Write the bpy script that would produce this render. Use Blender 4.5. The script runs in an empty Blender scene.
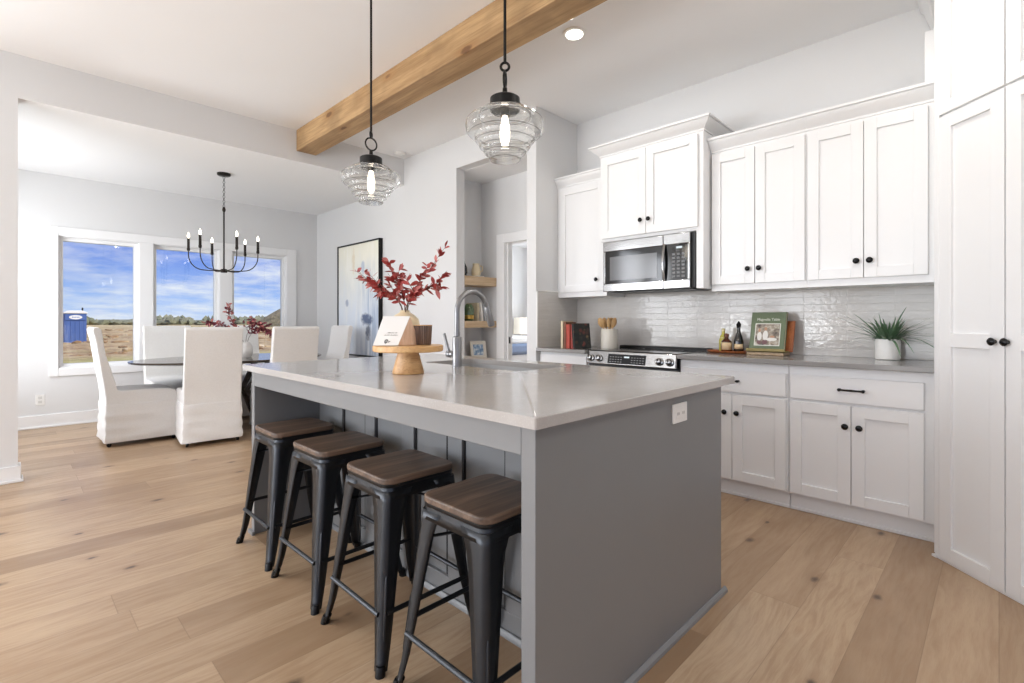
import bpy, bmesh, math, random
from mathutils import Vector, Matrix, noise
random.seed(7)
PI = math.pi
S = bpy.context.scene
COL = S.collection

# ------------------------------------------------------------------ camera
cd = bpy.data.cameras.new('camera'); cam = bpy.data.objects.new('camera', cd); COL.objects.link(cam)
cam.location = (0, 0, 1.15)
cam.rotation_euler = (PI/2, 0, -math.radians(45.58))
cd.sensor_width = 36; cd.lens = 497/1024*36; cd.shift_y = -20.5/1024
cd.clip_start = 0.05; cd.clip_end = 2000
S.camera = cam
S.view_settings.view_transform = 'Standard'; S.view_settings.look = 'None'
S.view_settings.gamma = 1; S.view_settings.use_curve_mapping = False
S.view_settings.exposure = 0.0
S.cycles.max_bounces = 10; S.cycles.diffuse_bounces = 5; S.cycles.transmission_bounces = 10
S.cycles.transparent_max_bounces = 12; S.cycles.sample_clamp_indirect = 6
S.cycles.caustics_reflective = False; S.cycles.caustics_refractive = False

def lin(c):
    if isinstance(c, (int, float)): c = (c, c, c)
    o = []
    for v in c:
        v = v/255
        o.append(v/12.92 if v <= .04045 else ((v+.055)/1.055)**2.4)
    return (*o, 1)

# ------------------------------------------------------------------ node helper
class NT:
    def __init__(s, tree): s.t = tree; s.t.nodes.clear()
    def n(s, typ, ins=None, **kw):
        nd = s.t.nodes.new(typ)
        for k, v in kw.items(): setattr(nd, k, v)
        for k, v in (ins or {}).items(): s.set(nd, k, v)
        return nd
    def set(s, nd, k, v):
        if isinstance(v, bpy.types.Node): v = v.outputs[0]
        i = nd.inputs[k]
        if isinstance(v, bpy.types.NodeSocket): s.t.links.new(v, i)
        else: i.default_value = v
    def m(s, op, a, b=None, c=None):
        ins = {0: a}
        if b is not None: ins[1] = b
        if c is not None: ins[2] = c
        return s.n('ShaderNodeMath', ins, operation=op).outputs[0]
    def vm(s, op, a, b):
        return s.n('ShaderNodeVectorMath', {0: a, 1: b}, operation=op).outputs[0]
    def mix(s, f, a, b, bt='MIX'):
        nd = s.n('ShaderNodeMix', None, data_type='RGBA', blend_type=bt)
        s.set(nd, 0, f); s.set(nd, 6, a); s.set(nd, 7, b)
        return nd.outputs[2]
    def ramp(s, f, stops):
        nd = s.n('ShaderNodeValToRGB', {0: f}); e = nd.color_ramp.elements
        e[0].position, e[0].color = stops[0]; e[1].position, e[1].color = stops[-1]
        for p, c in stops[1:-1]:
            x = e.new(p); x.color = c
        return nd.outputs[0]
    def obj(s): return s.n('ShaderNodeTexCoord').outputs['Object']
    def xyz(s, v):
        o = s.n('ShaderNodeSeparateXYZ', {0: v}).outputs
        return o[0], o[1], o[2]
    def comb(s, x, y, z): return s.n('ShaderNodeCombineXYZ', {0: x, 1: y, 2: z}).outputs[0]
    def noise(s, v, scale=5, detail=3, rough=.5):
        return s.n('ShaderNodeTexNoise', {'Vector': v, 'Scale': scale, 'Detail': detail, 'Roughness': rough})
    def step(s, f, lo, hi):
        nd = s.n('ShaderNodeMapRange', {0: f, 1: lo, 2: hi, 3: 0.0, 4: 1.0}); nd.clamp = True
        return nd.outputs[0]
    def bump(s, h, strength=.2, dist=.01):
        return s.n('ShaderNodeBump', {'Height': h, 'Strength': strength, 'Distance': dist}).outputs[0]
    def out(s, sh, surf='Surface'):
        o = s.n('ShaderNodeOutputMaterial'); s.set(o, surf, sh)
    def bsdf(s, **k):
        nd = s.n('ShaderNodeBsdfPrincipled')
        names = dict(col='Base Color', rough='Roughness', metal='Metallic', normal='Normal', ior='IOR', trans='Transmission Weight',
                     alpha='Alpha', emit='Emission Color', es='Emission Strength', coat='Coat Weight', coatr='Coat Roughness',
                     spec='Specular IOR Level', sheen='Sheen Weight', sss='Subsurface Weight')
        for a, v in k.items(): s.set(nd, names[a], v)
        return nd

def mat(name, fn):
    m = bpy.data.materials.new(name); m.use_nodes = True
    t = NT(m.node_tree); fn(t); return m
def plain(name, c, rough=.5, metal=0, nscale=30, var=.06, bump=0.0, bscale=200, **k):
    """a paint, plastic or metal with a little procedural mottling"""
    def f(t):
        o = t.obj(); nz = t.noise(o, nscale, 3)
        f0 = lin(c)
        a = tuple(min(1, v*(1-var)) for v in f0[:3])+(1,); b = tuple(min(1, v*(1+var)) for v in f0[:3])+(1,)
        kk = dict(k)
        if bump: kk['normal'] = t.bump(t.noise(o, bscale, 2), bump, .002)
        t.out(t.bsdf(col=t.mix(nz, a, b), rough=rough, metal=metal, **kk))
    return mat(name, f)

# ------------------------------------------------------------------ world: blue sky with fair-weather cloud
w = bpy.data.worlds.new('sky'); S.world = w; w.use_nodes = True
t = NT(w.node_tree)
d = t.n('ShaderNodeTexCoord').outputs['Generated']; dx, dy, dz = t.xyz(d)
base = t.ramp(t.step(dz, -.01, .19), [(0, lin((214, 229, 252))), (.22, lin((168, 200, 252))), (.55, lin((118, 156, 240))), (1, lin((78, 116, 220)))])
h = t.m('ADD', t.m('MAXIMUM', dz, 0.0), .16)
cv = t.comb(t.m('DIVIDE', dx, h), t.m('DIVIDE', dy, h), 0.0)
cn = t.noise(cv, 1.9, 8, .62); cn2 = t.noise(t.vm('ADD', cv, (4.3, 1.7, 0)), .62, 3, .5)
cm = t.m('MULTIPLY', t.step(cn, .40, .64), t.step(cn2, .28, .52))
skyc = t.mix(t.m('MULTIPLY', cm, .85), base, lin((246, 249, 255)))
bg = t.n('ShaderNodeBackground', {0: skyc, 1: 1.0})
o = t.n('ShaderNodeOutputWorld'); t.set(o, 0, bg)

# ------------------------------------------------------------------ lights
def area(name, loc, sx, sy, direction, power, color=(1, 1, 1)):
    l = bpy.data.lights.new(name, 'AREA'); l.shape = 'RECTANGLE'; l.size = sx; l.size_y = sy; l.energy = power; l.color = color
    ob = bpy.data.objects.new(name, l); COL.objects.link(ob); ob.location = loc
    ob.rotation_euler = Vector(direction).to_track_quat('-Z', 'Y').to_euler()
    return ob
sl = bpy.data.lights.new('sun', 'SUN'); sl.energy = 4.2; sl.angle = .01; sl.color = (1, .95, .87)
sun = bpy.data.objects.new('sun', sl); COL.objects.link(sun); sun.rotation_euler = Vector((-.35, .75, -.7)).to_track_quat('-Z', 'Y').to_euler()
DAY = (.945, .972, 1.0)
# unseen window lights added to brighten the rooms: west, south and dining side
for yc, pw in ((-2.2, .25), (.9, .6), (3.7, 1.9)):
    area('window_daylight', (-4.42, yc, 1.5), 2.3, 2.3, (1, 0, 0), 56*pw, DAY)
    area('window_bounce', (-4.25, yc, .75), 2.3, .9, (1, 0, 1.5), 46*pw, DAY)  # added upward fill that brightens the ceiling
for xc in (-3.1, -.4):
    area('window_daylight', (xc, -3.92, 1.5), 2.2, 2.2, (0, 1, .3), 8, DAY)
for xc, wd in ((-2.595, .75), (-1.475, .79)):
    area('window_daylight', (xc, 5.0, 1.5), wd, 1.9, (0, -1, 0), 50, DAY)
# the visible aisle downlight, then unseen fill lights added without fixtures
for x_, y_, pw in ((2.642, 2.01, 8), (2.45, .45, 11), (2.0, -1.2, 12), (-.4, 1.2, 4), (-.4, -1.2, 6)):
    dl = area('downlight', (x_, y_, 3.035), .11, .11, (0, 0, -1), pw, (1, .975, .94)); dl.data.shape = 'DISK'
area('window_daylight', (-.52, 6.25, 1.45), 1.5, 1.7, (1, 0, 0), 46, DAY)  # side light added for the dining room, hidden behind the pier
area('window_daylight', (7.9, 5.2, 1.5), 1.8, 1.6, (-1, 0, .2), 130, DAY)  # unseen fill added to brighten the bedroom; the wall has no window here

# ------------------------------------------------------------------ mesh builder
class MB:
    def __init__(s): s.bm = bmesh.new()
    def face(s, vs, smooth=False):
        try:
            f = s.bm.faces.new(vs); f.smooth = smooth; return f
        except ValueError: return None
    def hexa(s, P):
        v = [s.bm.verts.new(p) for p in P]
        for q in ((0,3,2,1),(4,5,6,7),(0,1,5,4),(1,2,6,5),(2,3,7,6),(3,0,4,7)): s.face([v[i] for i in q])
        return s
    def box(s, x0, x1, y0, y1, z0, z1, T=None):
        P = [(x0,y0,z0),(x1,y0,z0),(x1,y1,z0),(x0,y1,z0),(x0,y0,z1),(x1,y0,z1),(x1,y1,z1),(x0,y1,z1)]
        if T: P = [T(*p) for p in P]
        return s.hexa(P)
    def prism(s, pts, vec):
        """pts: 3D polygon, extruded by vec"""
        vec = Vector(vec)
        a = [s.bm.verts.new(p) for p in pts]; b = [s.bm.verts.new(Vector(p)+vec) for p in pts]
        n = len(pts)
        s.face(a[::-1]); s.face(b)
        for i in range(n): s.face([a[i], a[(i+1) % n], b[(i+1) % n], b[i]])
        return s
    def loft(s, rings, caps=True, smooth=True, closed=True):
        R = [[s.bm.verts.new(p) for p in r] for r in rings]
        n = len(R[0])
        for a, b in zip(R, R[1:]):
            for i in range(n if closed else n-1): s.face([a[i], a[(i+1) % n], b[(i+1) % n], b[i]], smooth)
        if caps: s.face(R[0][::-1]); s.face(R[-1])
        return s
    def lathe(s, prof, c=(0,0,0), seg=32, smooth=True, caps=True, axis='z'):
        rings = []
        for r, z in prof:
            ring = []
            for i in range(seg):
                a = 2*PI*i/seg
                p = (r*math.cos(a), r*math.sin(a), z)
                if axis == 'x': p = (z, r*math.cos(a), r*math.sin(a))
                if axis == 'y': p = (r*math.sin(a), z, r*math.cos(a))
                ring.append((c[0]+p[0], c[1]+p[1], c[2]+p[2]))
            rings.append(ring)
        return s.loft(rings, caps, smooth)
    def tube(s, pts, r, seg=10, caps=True, flat=1.0):
        pts = [Vector(p) for p in pts]; n = len(pts)
        rs = r if isinstance(r, (list, tuple)) else [r]*n
        tg = [(pts[min(i+1, n-1)]-pts[max(i-1, 0)]).normalized() for i in range(n)]
        u = tg[0].orthogonal().normalized()
        rings = []
        for i in range(n):
            u = (u - tg[i]*u.dot(tg[i])).normalized(); v = tg[i].cross(u)
            rings.append([pts[i] + (u*math.cos(2*PI*k/seg) + v*math.sin(2*PI*k/seg)*flat)*rs[i] for k in range(seg)])
        return s.loft(rings, caps, True)
    def ring(s, c, R, r, axis=(0,0,1), seg=28, sq=1.0):
        q = Vector((0,0,1)).rotation_difference(Vector(axis)).to_matrix()
        rings = []
        for i in range(seg):
            a = 2*PI*i/seg; o = Vector((math.cos(a), math.sin(a)*sq, 0))
            rings.append([Vector(c) + q @ (o*R + (o.normalized()*math.cos(2*PI*k/8) + Vector((0,0,1))*math.sin(2*PI*k/8))*r) for k in range(8)])
        R_ = [[s.bm.verts.new(p) for p in q2] for q2 in rings]
        for i in range(seg):
            a, b = R_[i], R_[(i+1) % seg]
            for k in range(8): s.face([a[k], a[(k+1) % 8], b[(k+1) % 8], b[k]], True)
        return s
    def ball(s, c, r, seg=16, sc=(1,1,1)):
        m = Matrix.Translation(c) @ Matrix.Diagonal((r*sc[0], r*sc[1], r*sc[2], 1))
        g = bmesh.ops.create_uvsphere(s.bm, u_segments=seg, v_segments=max(6, seg//2), radius=1, matrix=m)
        for v in g['verts']:
            for f in v.link_faces: f.smooth = True
        return s
    def leaf(s, base, direc, L, W, up=(0,0,1), bend=.25, seg=4, fold=.15, prof=None):
        base = Vector(base); dv = Vector(direc).normalized(); up = Vector(up)
        sd = dv.cross(up)
        if sd.length < 1e-3: sd = dv.orthogonal()
        sd.normalize(); nn = sd.cross(dv)
        L_, C_, R_ = [], [], []
        for i in range(seg+1):
            q = i/seg; wd = (prof(q) if prof else math.sin(PI*min(1, q*.93+.05)))*W/2
            c = base + dv*L*q - Vector((0,0,1))*bend*L*q*q
            L_.append(s.bm.verts.new(c - sd*wd + nn*fold*wd)); C_.append(s.bm.verts.new(c)); R_.append(s.bm.verts.new(c + sd*wd + nn*fold*wd))
        for i in range(seg):
            s.face([L_[i], C_[i], C_[i+1], L_[i+1]], True); s.face([C_[i], R_[i], R_[i+1], C_[i+1]], True)
        return s
    def build(s, name, m, parent=None, bevel=0.0, solid=0.0, recalc=True, seg=2, sub=0):
        if recalc: bmesh.ops.recalc_face_normals(s.bm, faces=s.bm.faces[:])
        me = bpy.data.meshes.new(name)
        if parent is not None: bmesh.ops.translate(s.bm, verts=s.bm.verts[:], vec=-world_of(parent))
        s.bm.to_mesh(me); s.bm.free(); me.set_sharp_from_angle(angle=.62)
        ob = bpy.data.objects.new(name, me); COL.objects.link(ob)
        if m: me.materials.append(m)
        if parent is not None: ob.parent = parent
        if bevel:
            b = ob.modifiers.new('bevel', 'BEVEL'); b.width = bevel; b.segments = seg; b.limit_method = 'ANGLE'; b.angle_limit = .6
        if solid:
            b = ob.modifiers.new('solid', 'SOLIDIFY'); b.thickness = solid; b.offset = 0
        if sub:
            b = ob.modifiers.new('sub', 'SUBSURF'); b.levels = sub; b.render_levels = sub
        return ob
def world_of(o):
    v = Vector(o.location)
    while o.parent is not None: o = o.parent; v += Vector(o.location)
    return v

def tag(o, label=None, cat=None, group=None, kind=None):
    if label: o['label'] = label
    if cat: o['category'] = cat
    if group: o['group'] = group
    if kind: o['kind'] = kind
    return o
def thing(name, label, cat, loc=(0,0,0), group=None):
    o = bpy.data.objects.new(name, None); COL.objects.link(o); o.location = loc; o.empty_display_size = .1
    return tag(o, label, cat, group)
def struct(name, mb, m, parent=None, **k):
    o = mb.build(name, m, parent, **k)
    if parent is None: o['kind'] = 'structure'
    return o
def copy_tree(o, parent=None):
    c = o.copy(); COL.objects.link(c)
    if parent is not None: c.parent = parent
    for ch in list(o.children):
        copy_tree(ch, c)
    return c
def dup(root, loc, rz, label):
    r = copy_tree(root); r.location = loc; r.rotation_euler = (0, 0, rz); r['label'] = label
    return r

# ------------------------------------------------------------------ materials
M = {}
def wallmat(name, c, rough=.75):
    def f(t):
        o = t.obj(); nz = t.noise(o, 1.6, 2)
        a = lin(tuple(v-2 for v in c)); b = lin(tuple(v+2 for v in c))
        t.out(t.bsdf(col=t.mix(nz, a, b), rough=rough, spec=.25, normal=t.bump(t.noise(o, 260, 3), .12, .001)))
    return mat(name, f)
M['wall'] = wallmat('wall_paint', (219, 219, 219))
M['ceil'] = wallmat('ceiling_paint', (240, 240, 240), .9)
M['trim'] = plain('trim_white', (236, 236, 236), .4, var=.01, nscale=3)
M['cab'] = plain('cabinet_white', (230, 230, 230), .32, var=.012, nscale=3)
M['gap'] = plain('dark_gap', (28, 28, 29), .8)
M['isl'] = plain('island_grey_paint', (122, 123, 124), .34, var=.03, nscale=4)
M['black'] = plain('black_metal', (26, 25, 24), .38, .6)
M['bronze'] = plain('dark_bronze', (52, 48, 45), .35, .8)
M['knob'] = plain('black_knob', (22, 22, 23), .25, .5)
M['white_plastic'] = plain('white_plastic', (232, 231, 228), .35, var=.01)
M['fabric'] = mat('linen_slipcover', lambda t: (lambda o: t.out(t.bsdf(
    col=t.mix(t.noise(o, 90, 2), lin((224, 222, 218)), lin((236, 234, 231))), rough=.9, sheen=.2,
    normal=t.bump(t.m('ADD', t.m('MULTIPLY', t.noise(o, 420, 1), .4), t.noise(o, 7, 3)), .35, .006))))(t.obj()))

def floor_fn(t):
    o = t.obj(); x, y, z = t.xyz(o)
    PW, PL = .19, 1.85
    yr = t.m('DIVIDE', y, PW); row = t.m('FLOOR', yr)
    wn = t.n('ShaderNodeTexWhiteNoise', {'W': row}, noise_dimensions='1D').outputs['Value']
    xr = t.m('ADD', t.m('DIVIDE', x, PL), t.m('MULTIPLY', wn, 7.3)); idx = t.m('FLOOR', xr)
    pid = t.n('ShaderNodeTexWhiteNoise', {'Vector': t.comb(row, idx, 0.0)}, noise_dimensions='3D')
    pv = pid.outputs['Value']
    gx = t.m('ADD', t.m('MULTIPLY', x, 1.0), t.m('MULTIPLY', pv, 53.0))
    # cathedral figure: warped bands that run along the plank
    warp = t.noise(t.comb(t.m('MULTIPLY', gx, 1.3), t.m('MULTIPLY', y, 5.0), pv), 1.0, 3, .55)
    grain = t.noise(t.comb(t.m('MULTIPLY', gx, 2.2), t.m('ADD', t.m('MULTIPLY', y, 26.0), t.m('MULTIPLY', warp, 4.0)), 0.0), 2.0, 5, .6)
    fine = t.noise(t.comb(t.m('MULTIPLY', gx, 9.0), t.m('MULTIPLY', y, 170.0), 0.0), 2.2, 3, .6)
    tone = t.ramp(pv, [(0, lin((145, 119, 92))), (.3, lin((170, 143, 114))), (.6, lin((184, 158, 128))), (.85, lin((161, 134, 105))), (1, lin((200, 176, 147)))])
    c = t.mix(t.m('MULTIPLY', t.step(grain, .42, .62), .42), tone, lin((146, 113, 84)))
    c = t.mix(t.m('MULTIPLY', t.step(warp, .5, .75), .35), c, lin((212, 186, 156)))
    c = t.mix(t.m('MULTIPLY', t.step(fine, .5, .75), .2), c, lin((126, 96, 70)))
    # knots
    vo = t.n('ShaderNodeTexVoronoi', {'Vector': t.comb(t.m('MULTIPLY', x, 1.15), t.m('MULTIPLY', y, 2.1), 0.0), 'Scale': 1.25, 'Randomness': 1.0}, voronoi_dimensions='2D')
    kd = vo.outputs['Distance']; kr = t.xyz(vo.outputs['Color'])[0]
    kdw = t.m('ADD', kd, t.m('MULTIPLY', t.m('SUBTRACT', t.noise(o, 40, 2), .5), .035))
    kn = t.m('MULTIPLY', t.m('SUBTRACT', 1.0, t.step(kdw, .012, t.m('ADD', .02, t.m('MULTIPLY', kr, .05)))), t.step(kr, .35, .36))
    halo = t.m('MULTIPLY', t.m('SUBTRACT', 1.0, t.step(kdw, .03, .14)), t.step(kr, .35, .36))
    c = t.mix(t.m('MULTIPLY', halo, .35), c, lin((140, 108, 80)))
    c = t.mix(t.m('MULTIPLY', kn, .85), c, lin((62, 46, 36)))
    fy = t.m('ABSOLUTE', t.m('SUBTRACT', t.m('FRACT', yr), .5)); fx = t.m('ABSOLUTE', t.m('SUBTRACT', t.m('FRACT', xr), .5))
    gap = t.m('MAXIMUM', t.step(fy, .489, .499), t.step(fx, .4988, .4998))
    c = t.mix(t.m('MULTIPLY', gap, .42), c, lin((108, 82, 60)))
    hgt = t.m('SUBTRACT', t.m('MULTIPLY', grain, .25), gap)
    t.out(t.bsdf(col=c, rough=t.m('ADD', .27, t.m('MULTIPLY', grain, .16)), normal=t.bump(hgt, .25, .0015)))
M['floor'] = mat('oak_planks', floor_fn)

def wood(name, c1, c2, c3, axis='y', scale=1.0, rough=.45, knots=False, spec=.5):
    def f(t):
        o = t.obj(); c = t.xyz(o); i = 'xyz'.index(axis)
        st = [t.m('MULTIPLY', q, (2.0 if k == i else 22.0)*scale) for k, q in enumerate(c)]
        st2 = [t.m('MULTIPLY', q, (4.0 if k == i else 110.0)*scale) for k, q in enumerate(c)]
        g = t.noise(t.comb(*st), 1.0, 5, .6); h = t.noise(t.comb(*st2), 1.0, 3, .6)
        col = t.mix(t.step(g, .36, .64), lin(c1), lin(c2)); col = t.mix(t.m('MULTIPLY', t.step(h, .5, .72), .55), col, lin(c3))
        if knots:
            big = t.noise(o, 2.2, 3, .6); col = t.mix(t.m('MULTIPLY', t.step(big, .5, .7), .6), col, lin(tuple(v*.82 for v in c1)))
            s_ = [t.m('MULTIPLY', q, 1.6 if k == i else 4.5) for k, q in enumerate(c)]
            vo = t.n('ShaderNodeTexVoronoi', {'Vector': t.comb(*s_), 'Scale': 1.3})
            kd = t.m('ADD', vo.outputs['Distance'], t.m('MULTIPLY', t.m('SUBTRACT', t.noise(o, 25, 2), .5), .06)); kr = t.xyz(vo.outputs['Color'])[1]
            on = t.step(kr, .5, .51)
            col = t.mix(t.m('MULTIPLY', t.m('MULTIPLY', on, t.m('SUBTRACT', 1.0, t.step(kd, .10, .30))), .5), col, lin((150, 104, 56)))
            col = t.mix(t.m('MULTIPLY', t.m('MULTIPLY', on, t.m('SUBTRACT', 1.0, t.step(kd, .09, .14))), .8), col, lin((96, 62, 34)))
        t.out(t.bsdf(col=col, rough=rough, spec=spec, normal=t.bump(g, .15, .002)))
    return mat(name, f)
M['beam'] = wood('pine_beam', (158, 124, 84), (190, 156, 112), (122, 90, 56), 'y', .7, .6, True)
M['seatwood'] = wood('stained_elm', (78, 62, 51), (120, 98, 81), (48, 36, 30), 'x', 1.0, .42)
M['shelfwood'] = wood('shelf_oak', (186, 158, 124), (206, 180, 147), (158, 126, 92), 'x', 1.0, .5)
M['acacia'] = wood('acacia', (196, 148, 92), (218, 176, 122), (160, 108, 62), 'x', 1.5, .4)
M['pinkwood'] = wood('maple_wedge', (214, 178, 148), (228, 196, 168), (196, 158, 128), 'z', 2, .5)
M['darkwood'] = wood('table_ash', (74, 66, 60), (98, 90, 83), (52, 46, 42), 'x', 1, .13)
M['redwood'] = wood('cherry_stand', (150, 82, 42), (182, 106, 56), (116, 58, 28), 'z', 2, .35)
M['spoonwood'] = wood('spoon_wood', (182, 142, 92), (206, 170, 120), (150, 108, 64), 'z', 3, .55)

def quartz(t):
    o = t.obj(); n1 = t.noise(o, 3.0, 5, .6); n2 = t.noise(o, 180, 2)
    c = t.mix(t.step(n1, .3, .7), lin((165, 161, 157)), lin((178, 174, 170))); c = t.mix(t.m('MULTIPLY', t.step(n2, .55, .75), .3), c, lin((200, 198, 195)))
    t.out(t.bsdf(col=c, rough=.13, spec=.55))
M['quartz'] = mat('grey_quartz', quartz)
M['quartz_dark'] = plain('dark_grey_quartz', (142, 140, 138), .14, var=.05, nscale=12)  # grey quartz darkened in colour for the dimmer light under the wall cabinets

def steelfn(t):
    o = t.obj(); x, y, z = t.xyz(o)
    g = t.noise(t.comb(t.m('MULTIPLY', x, 8.0), t.m('MULTIPLY', y, 8.0), t.m('MULTIPLY', z, 500.0)), 1.0, 2)
    t.out(t.bsdf(col=t.mix(g, lin((150, 150, 150)), lin((178, 178, 178))), metal=1.0, rough=t.m('ADD', .11, t.m('MULTIPLY', g, .06))))
M['steel'] = mat('stainless', steelfn)
M['faucet'] = plain('brushed_nickel', (150, 150, 151), .36, .9)
M['gun'] = plain('gunmetal', (60, 62, 65), .33, .85, nscale=14, var=.14)
M['blackglass'] = plain('black_glass', (14, 14, 15), .08, 0)
M['greyglass'] = plain('smoked_window', (96, 96, 97), .12, .2, nscale=2)

def tilefn(t):
    o = t.obj(); x, y, z = t.xyz(o)
    u = t.m('ADD', x, y)          # one of the two runs along y, the return along x
    u = t.m('DIVIDE', t.m('SUBTRACT', u, 3.89+.465), .253); v = t.m('DIVIDE', t.m('SUBTRACT', z, .914), .05)
    fu = t.m('ABSOLUTE', t.m('SUBTRACT', t.m('FRACT', u), .5)); fv = t.m('ABSOLUTE', t.m('SUBTRACT', t.m('FRACT', v), .5))
    gr = t.m('MAXIMUM', t.step(fu, .488, .496), t.step(fv, .45, .485))
    pid = t.n('ShaderNodeTexWhiteNoise', {'Vector': t.comb(t.m('FLOOR', u), t.m('FLOOR', v), 0.0)}, noise_dimensions='3D').outputs['Value']
    st = t.noise(t.comb(t.m('MULTIPLY', x, 5.0), t.m('MULTIPLY', y, 5.0), t.m('MULTIPLY', z, 60.0)), 1.2, 4, .6)
    c = t.mix(st, lin((188, 183, 177)), lin((210, 206, 201)))
    c = t.mix(t.m('MULTIPLY', pid, .3), c, lin((214, 211, 207)))
    c = t.mix(t.m('MULTIPLY', gr, .22), c, lin((212, 210, 206)))
    wav = t.noise(t.vm('ADD', o, t.comb(t.m('MULTIPLY', pid, 9.0), 0.0, 0.0)), 34, 2, .5)
    hh = t.m('SUBTRACT', t.m('MULTIPLY', wav, .9), t.m('MULTIPLY', gr, .45))
    t.out(t.bsdf(col=c, rough=.08, spec=.5, normal=t.bump(hh, .34, .004)))
M['tile'] = mat('glazed_tile', tilefn)

def paneglass(t):
    fr = t.n('ShaderNodeFresnel', {'IOR': 1.45})
    g = t.n('ShaderNodeBsdfGlossy', {'Color': (1, 1, 1, 1), 'Roughness': .0}); tr = t.n('ShaderNodeBsdfTransparent', {'Color': (.97, .98, .98, 1)})
    t.out(t.n('ShaderNodeMixShader', {0: t.m('MULTIPLY', fr, .7), 1: tr, 2: g}))
M['pane'] = mat('window_glass', paneglass)
M['glass'] = mat('clear_glass', lambda t: t.out(t.n('ShaderNodeMixShader', {0: .07, 1: t.bsdf(col=(.985, .99, .99, 1), rough=.0, trans=1.0, ior=1.30).outputs[0], 2: t.n('ShaderNodeBsdfTranslucent', {0: (.9, .9, .9, 1)}).outputs[0]})))
def emis(name, c, s):
    return mat(name, lambda t: t.out(t.n('ShaderNodeEmission', {0: lin(c), 1: s})))
M['bulb'] = emis('glowing_bulb', (255, 242, 222), 30)
M['bulb_small'] = emis('candle_bulb', (255, 244, 224), 6)
M['led'] = emis('downlight_led', (255, 250, 240), 6)
M['disp'] = emis('lit_digits', (225, 235, 240), 1.1)

# ------------------------------------------------------------------ room shell
KX, CZ, DZ, HY_, WY, AX = 3.90, 3.06, 2.75, 5.02, 7.36, 3.30
struct('floor', MB().box(-4.6, 8.1, -4.1, 7.5, -.12, 0), M['floor'])
struct('ceiling', MB().box(-4.6, 4.05, -4.1, HY_+.1, CZ, CZ+.1), M['ceil'])
struct('ceiling_dining', MB().box(-.75, 3.42, HY_+.001, 7.5, DZ-.002, DZ+.08), M['ceil'])
struct('ceiling_hall', MB().box(AX+.11, 8.1, 3.045, 7.5, 2.742, 2.82), M['ceil'])
wl = MB()
# wall with the wide dining opening: header, left pier with two windows further left
wl.box(.066, 3.30, HY_, HY_+.12, DZ, CZ)
wl.box(-.7, .066, HY_, HY_+.12, 0, CZ)
wl.box(-4.6, -2.97, HY_, HY_+.12, 0, CZ); wl.box(-2.22, -1.87, HY_, HY_+.12, 0, CZ); wl.box(-1.08, -.7, HY_, HY_+.12, 0, CZ)
for a, b in ((-2.97, -2.22), (-1.87, -1.08)):
    wl.box(a, b, HY_, HY_+.12, 0, .5); wl.box(a, b, HY_, HY_+.12, 2.5, CZ)
struct('wall_header', wl, M['wall'])
ww = MB()
wins = [(.40, 1.135), (1.255, 1.995), (2.125, 2.86)]; wz0, wz1 = .62, 2.10
xs = [-.72]+[q for a in wins for q in a]+[3.42]
for i in range(0, len(xs), 2): ww.box(xs[i], xs[i+1], WY, WY+.14, 0, DZ)
for a, b in wins: ww.box(a, b, WY, WY+.14, 0, wz0); ww.box(a, b, WY, WY+.14, wz1, DZ)
struct('wall_window', ww, M['wall'])
wa = MB().box(AX, AX+.11, 4.047, 7.4, 0, CZ); wa.box(AX, AX+.11, 3.045, 4.047, 2.745, CZ)
struct('wall_art', wa, M['wall'])
struct('wall_wing', MB().box(AX, KX, 2.935, 3.045, 0, CZ), M['wall'])
struct('wall_hall_end', MB().box(AX+.11, 4.0, 4.30, 4.42, 0, 2.745), M['wall'])
wd = MB().box(3.88, 3.98, 3.92, 4.32, 0, 2.76); wd.box(3.88, 3.98, 3.045, 3.92, 2.03, 2.76); wd.box(3.88, 3.98, 2.99, 3.12, 0, 2.76)
struct('wall_hall_side', wd, M['wall'])
struct('wall_kitchen', MB().box(KX, KX+.12, -.75, 3.0, 0, CZ), M['wall'])
struct('wall_right', MB().box(2.32, 2.44, -4.1, -.65, 0, CZ), M['wall'])
struct('wall_corner', MB().box(2.44, 4.0, -.77, -.65, 0, CZ), M['wall'])
wb = MB()
ys = [-4.1, -3.35, -1.05, -.25, 2.05, 2.55, 4.85, 5.1]
for i in range(0, 8, 2): wb.box(-4.6, -4.48, ys[i], ys[i+1], 0, CZ)
for i in (1, 3, 5): wb.box(-4.6, -4.48, ys[i], ys[i+1], 0, .35); wb.box(-4.6, -4.48, ys[i], ys[i+1], 2.65, CZ)
struct('wall_left', wb, M['wall'])
wk = MB()
xk = [-4.6, -4.2, -2.0, -1.5, .7, 2.4]
for i in range(0, 6, 2): wk.box(xk[i], xk[i+1], -4.1, -3.98, 0, CZ)
for i in (1, 3): wk.box(xk[i], xk[i+1], -4.1, -3.98, 0, .4); wk.box(xk[i], xk[i+1], -4.1, -3.98, 2.6, CZ)
M['wall_dark'] = wallmat('accent_wall_paint', (122, 119, 115))  # unseen back wall darkened to cut bounce onto pier and header
struct('wall_back', wk, M['wall_dark'])
wdl = MB().box(-.72, -.6, HY_+.1, 5.5, 0, DZ); wdl.box(-.72, -.6, 7.0, 7.4, 0, DZ); wdl.box(-.72, -.6, 5.5, 7.0, 0, .6); wdl.box(-.72, -.6, 5.5, 7.0, 2.3, DZ)
struct('wall_dining_left', wdl, M['wall'])
wbd = MB().box(8.0, 8.1, 2.9, 7.4, 0, 2.8); wbd.box(3.98, 8.1, 2.9, 3.0, 0, 2.8); wbd.box(3.4, 8.1, 7.36, 7.46, 0, 2.8)
struct('wall_bedroom', wbd, M['wall'])

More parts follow.
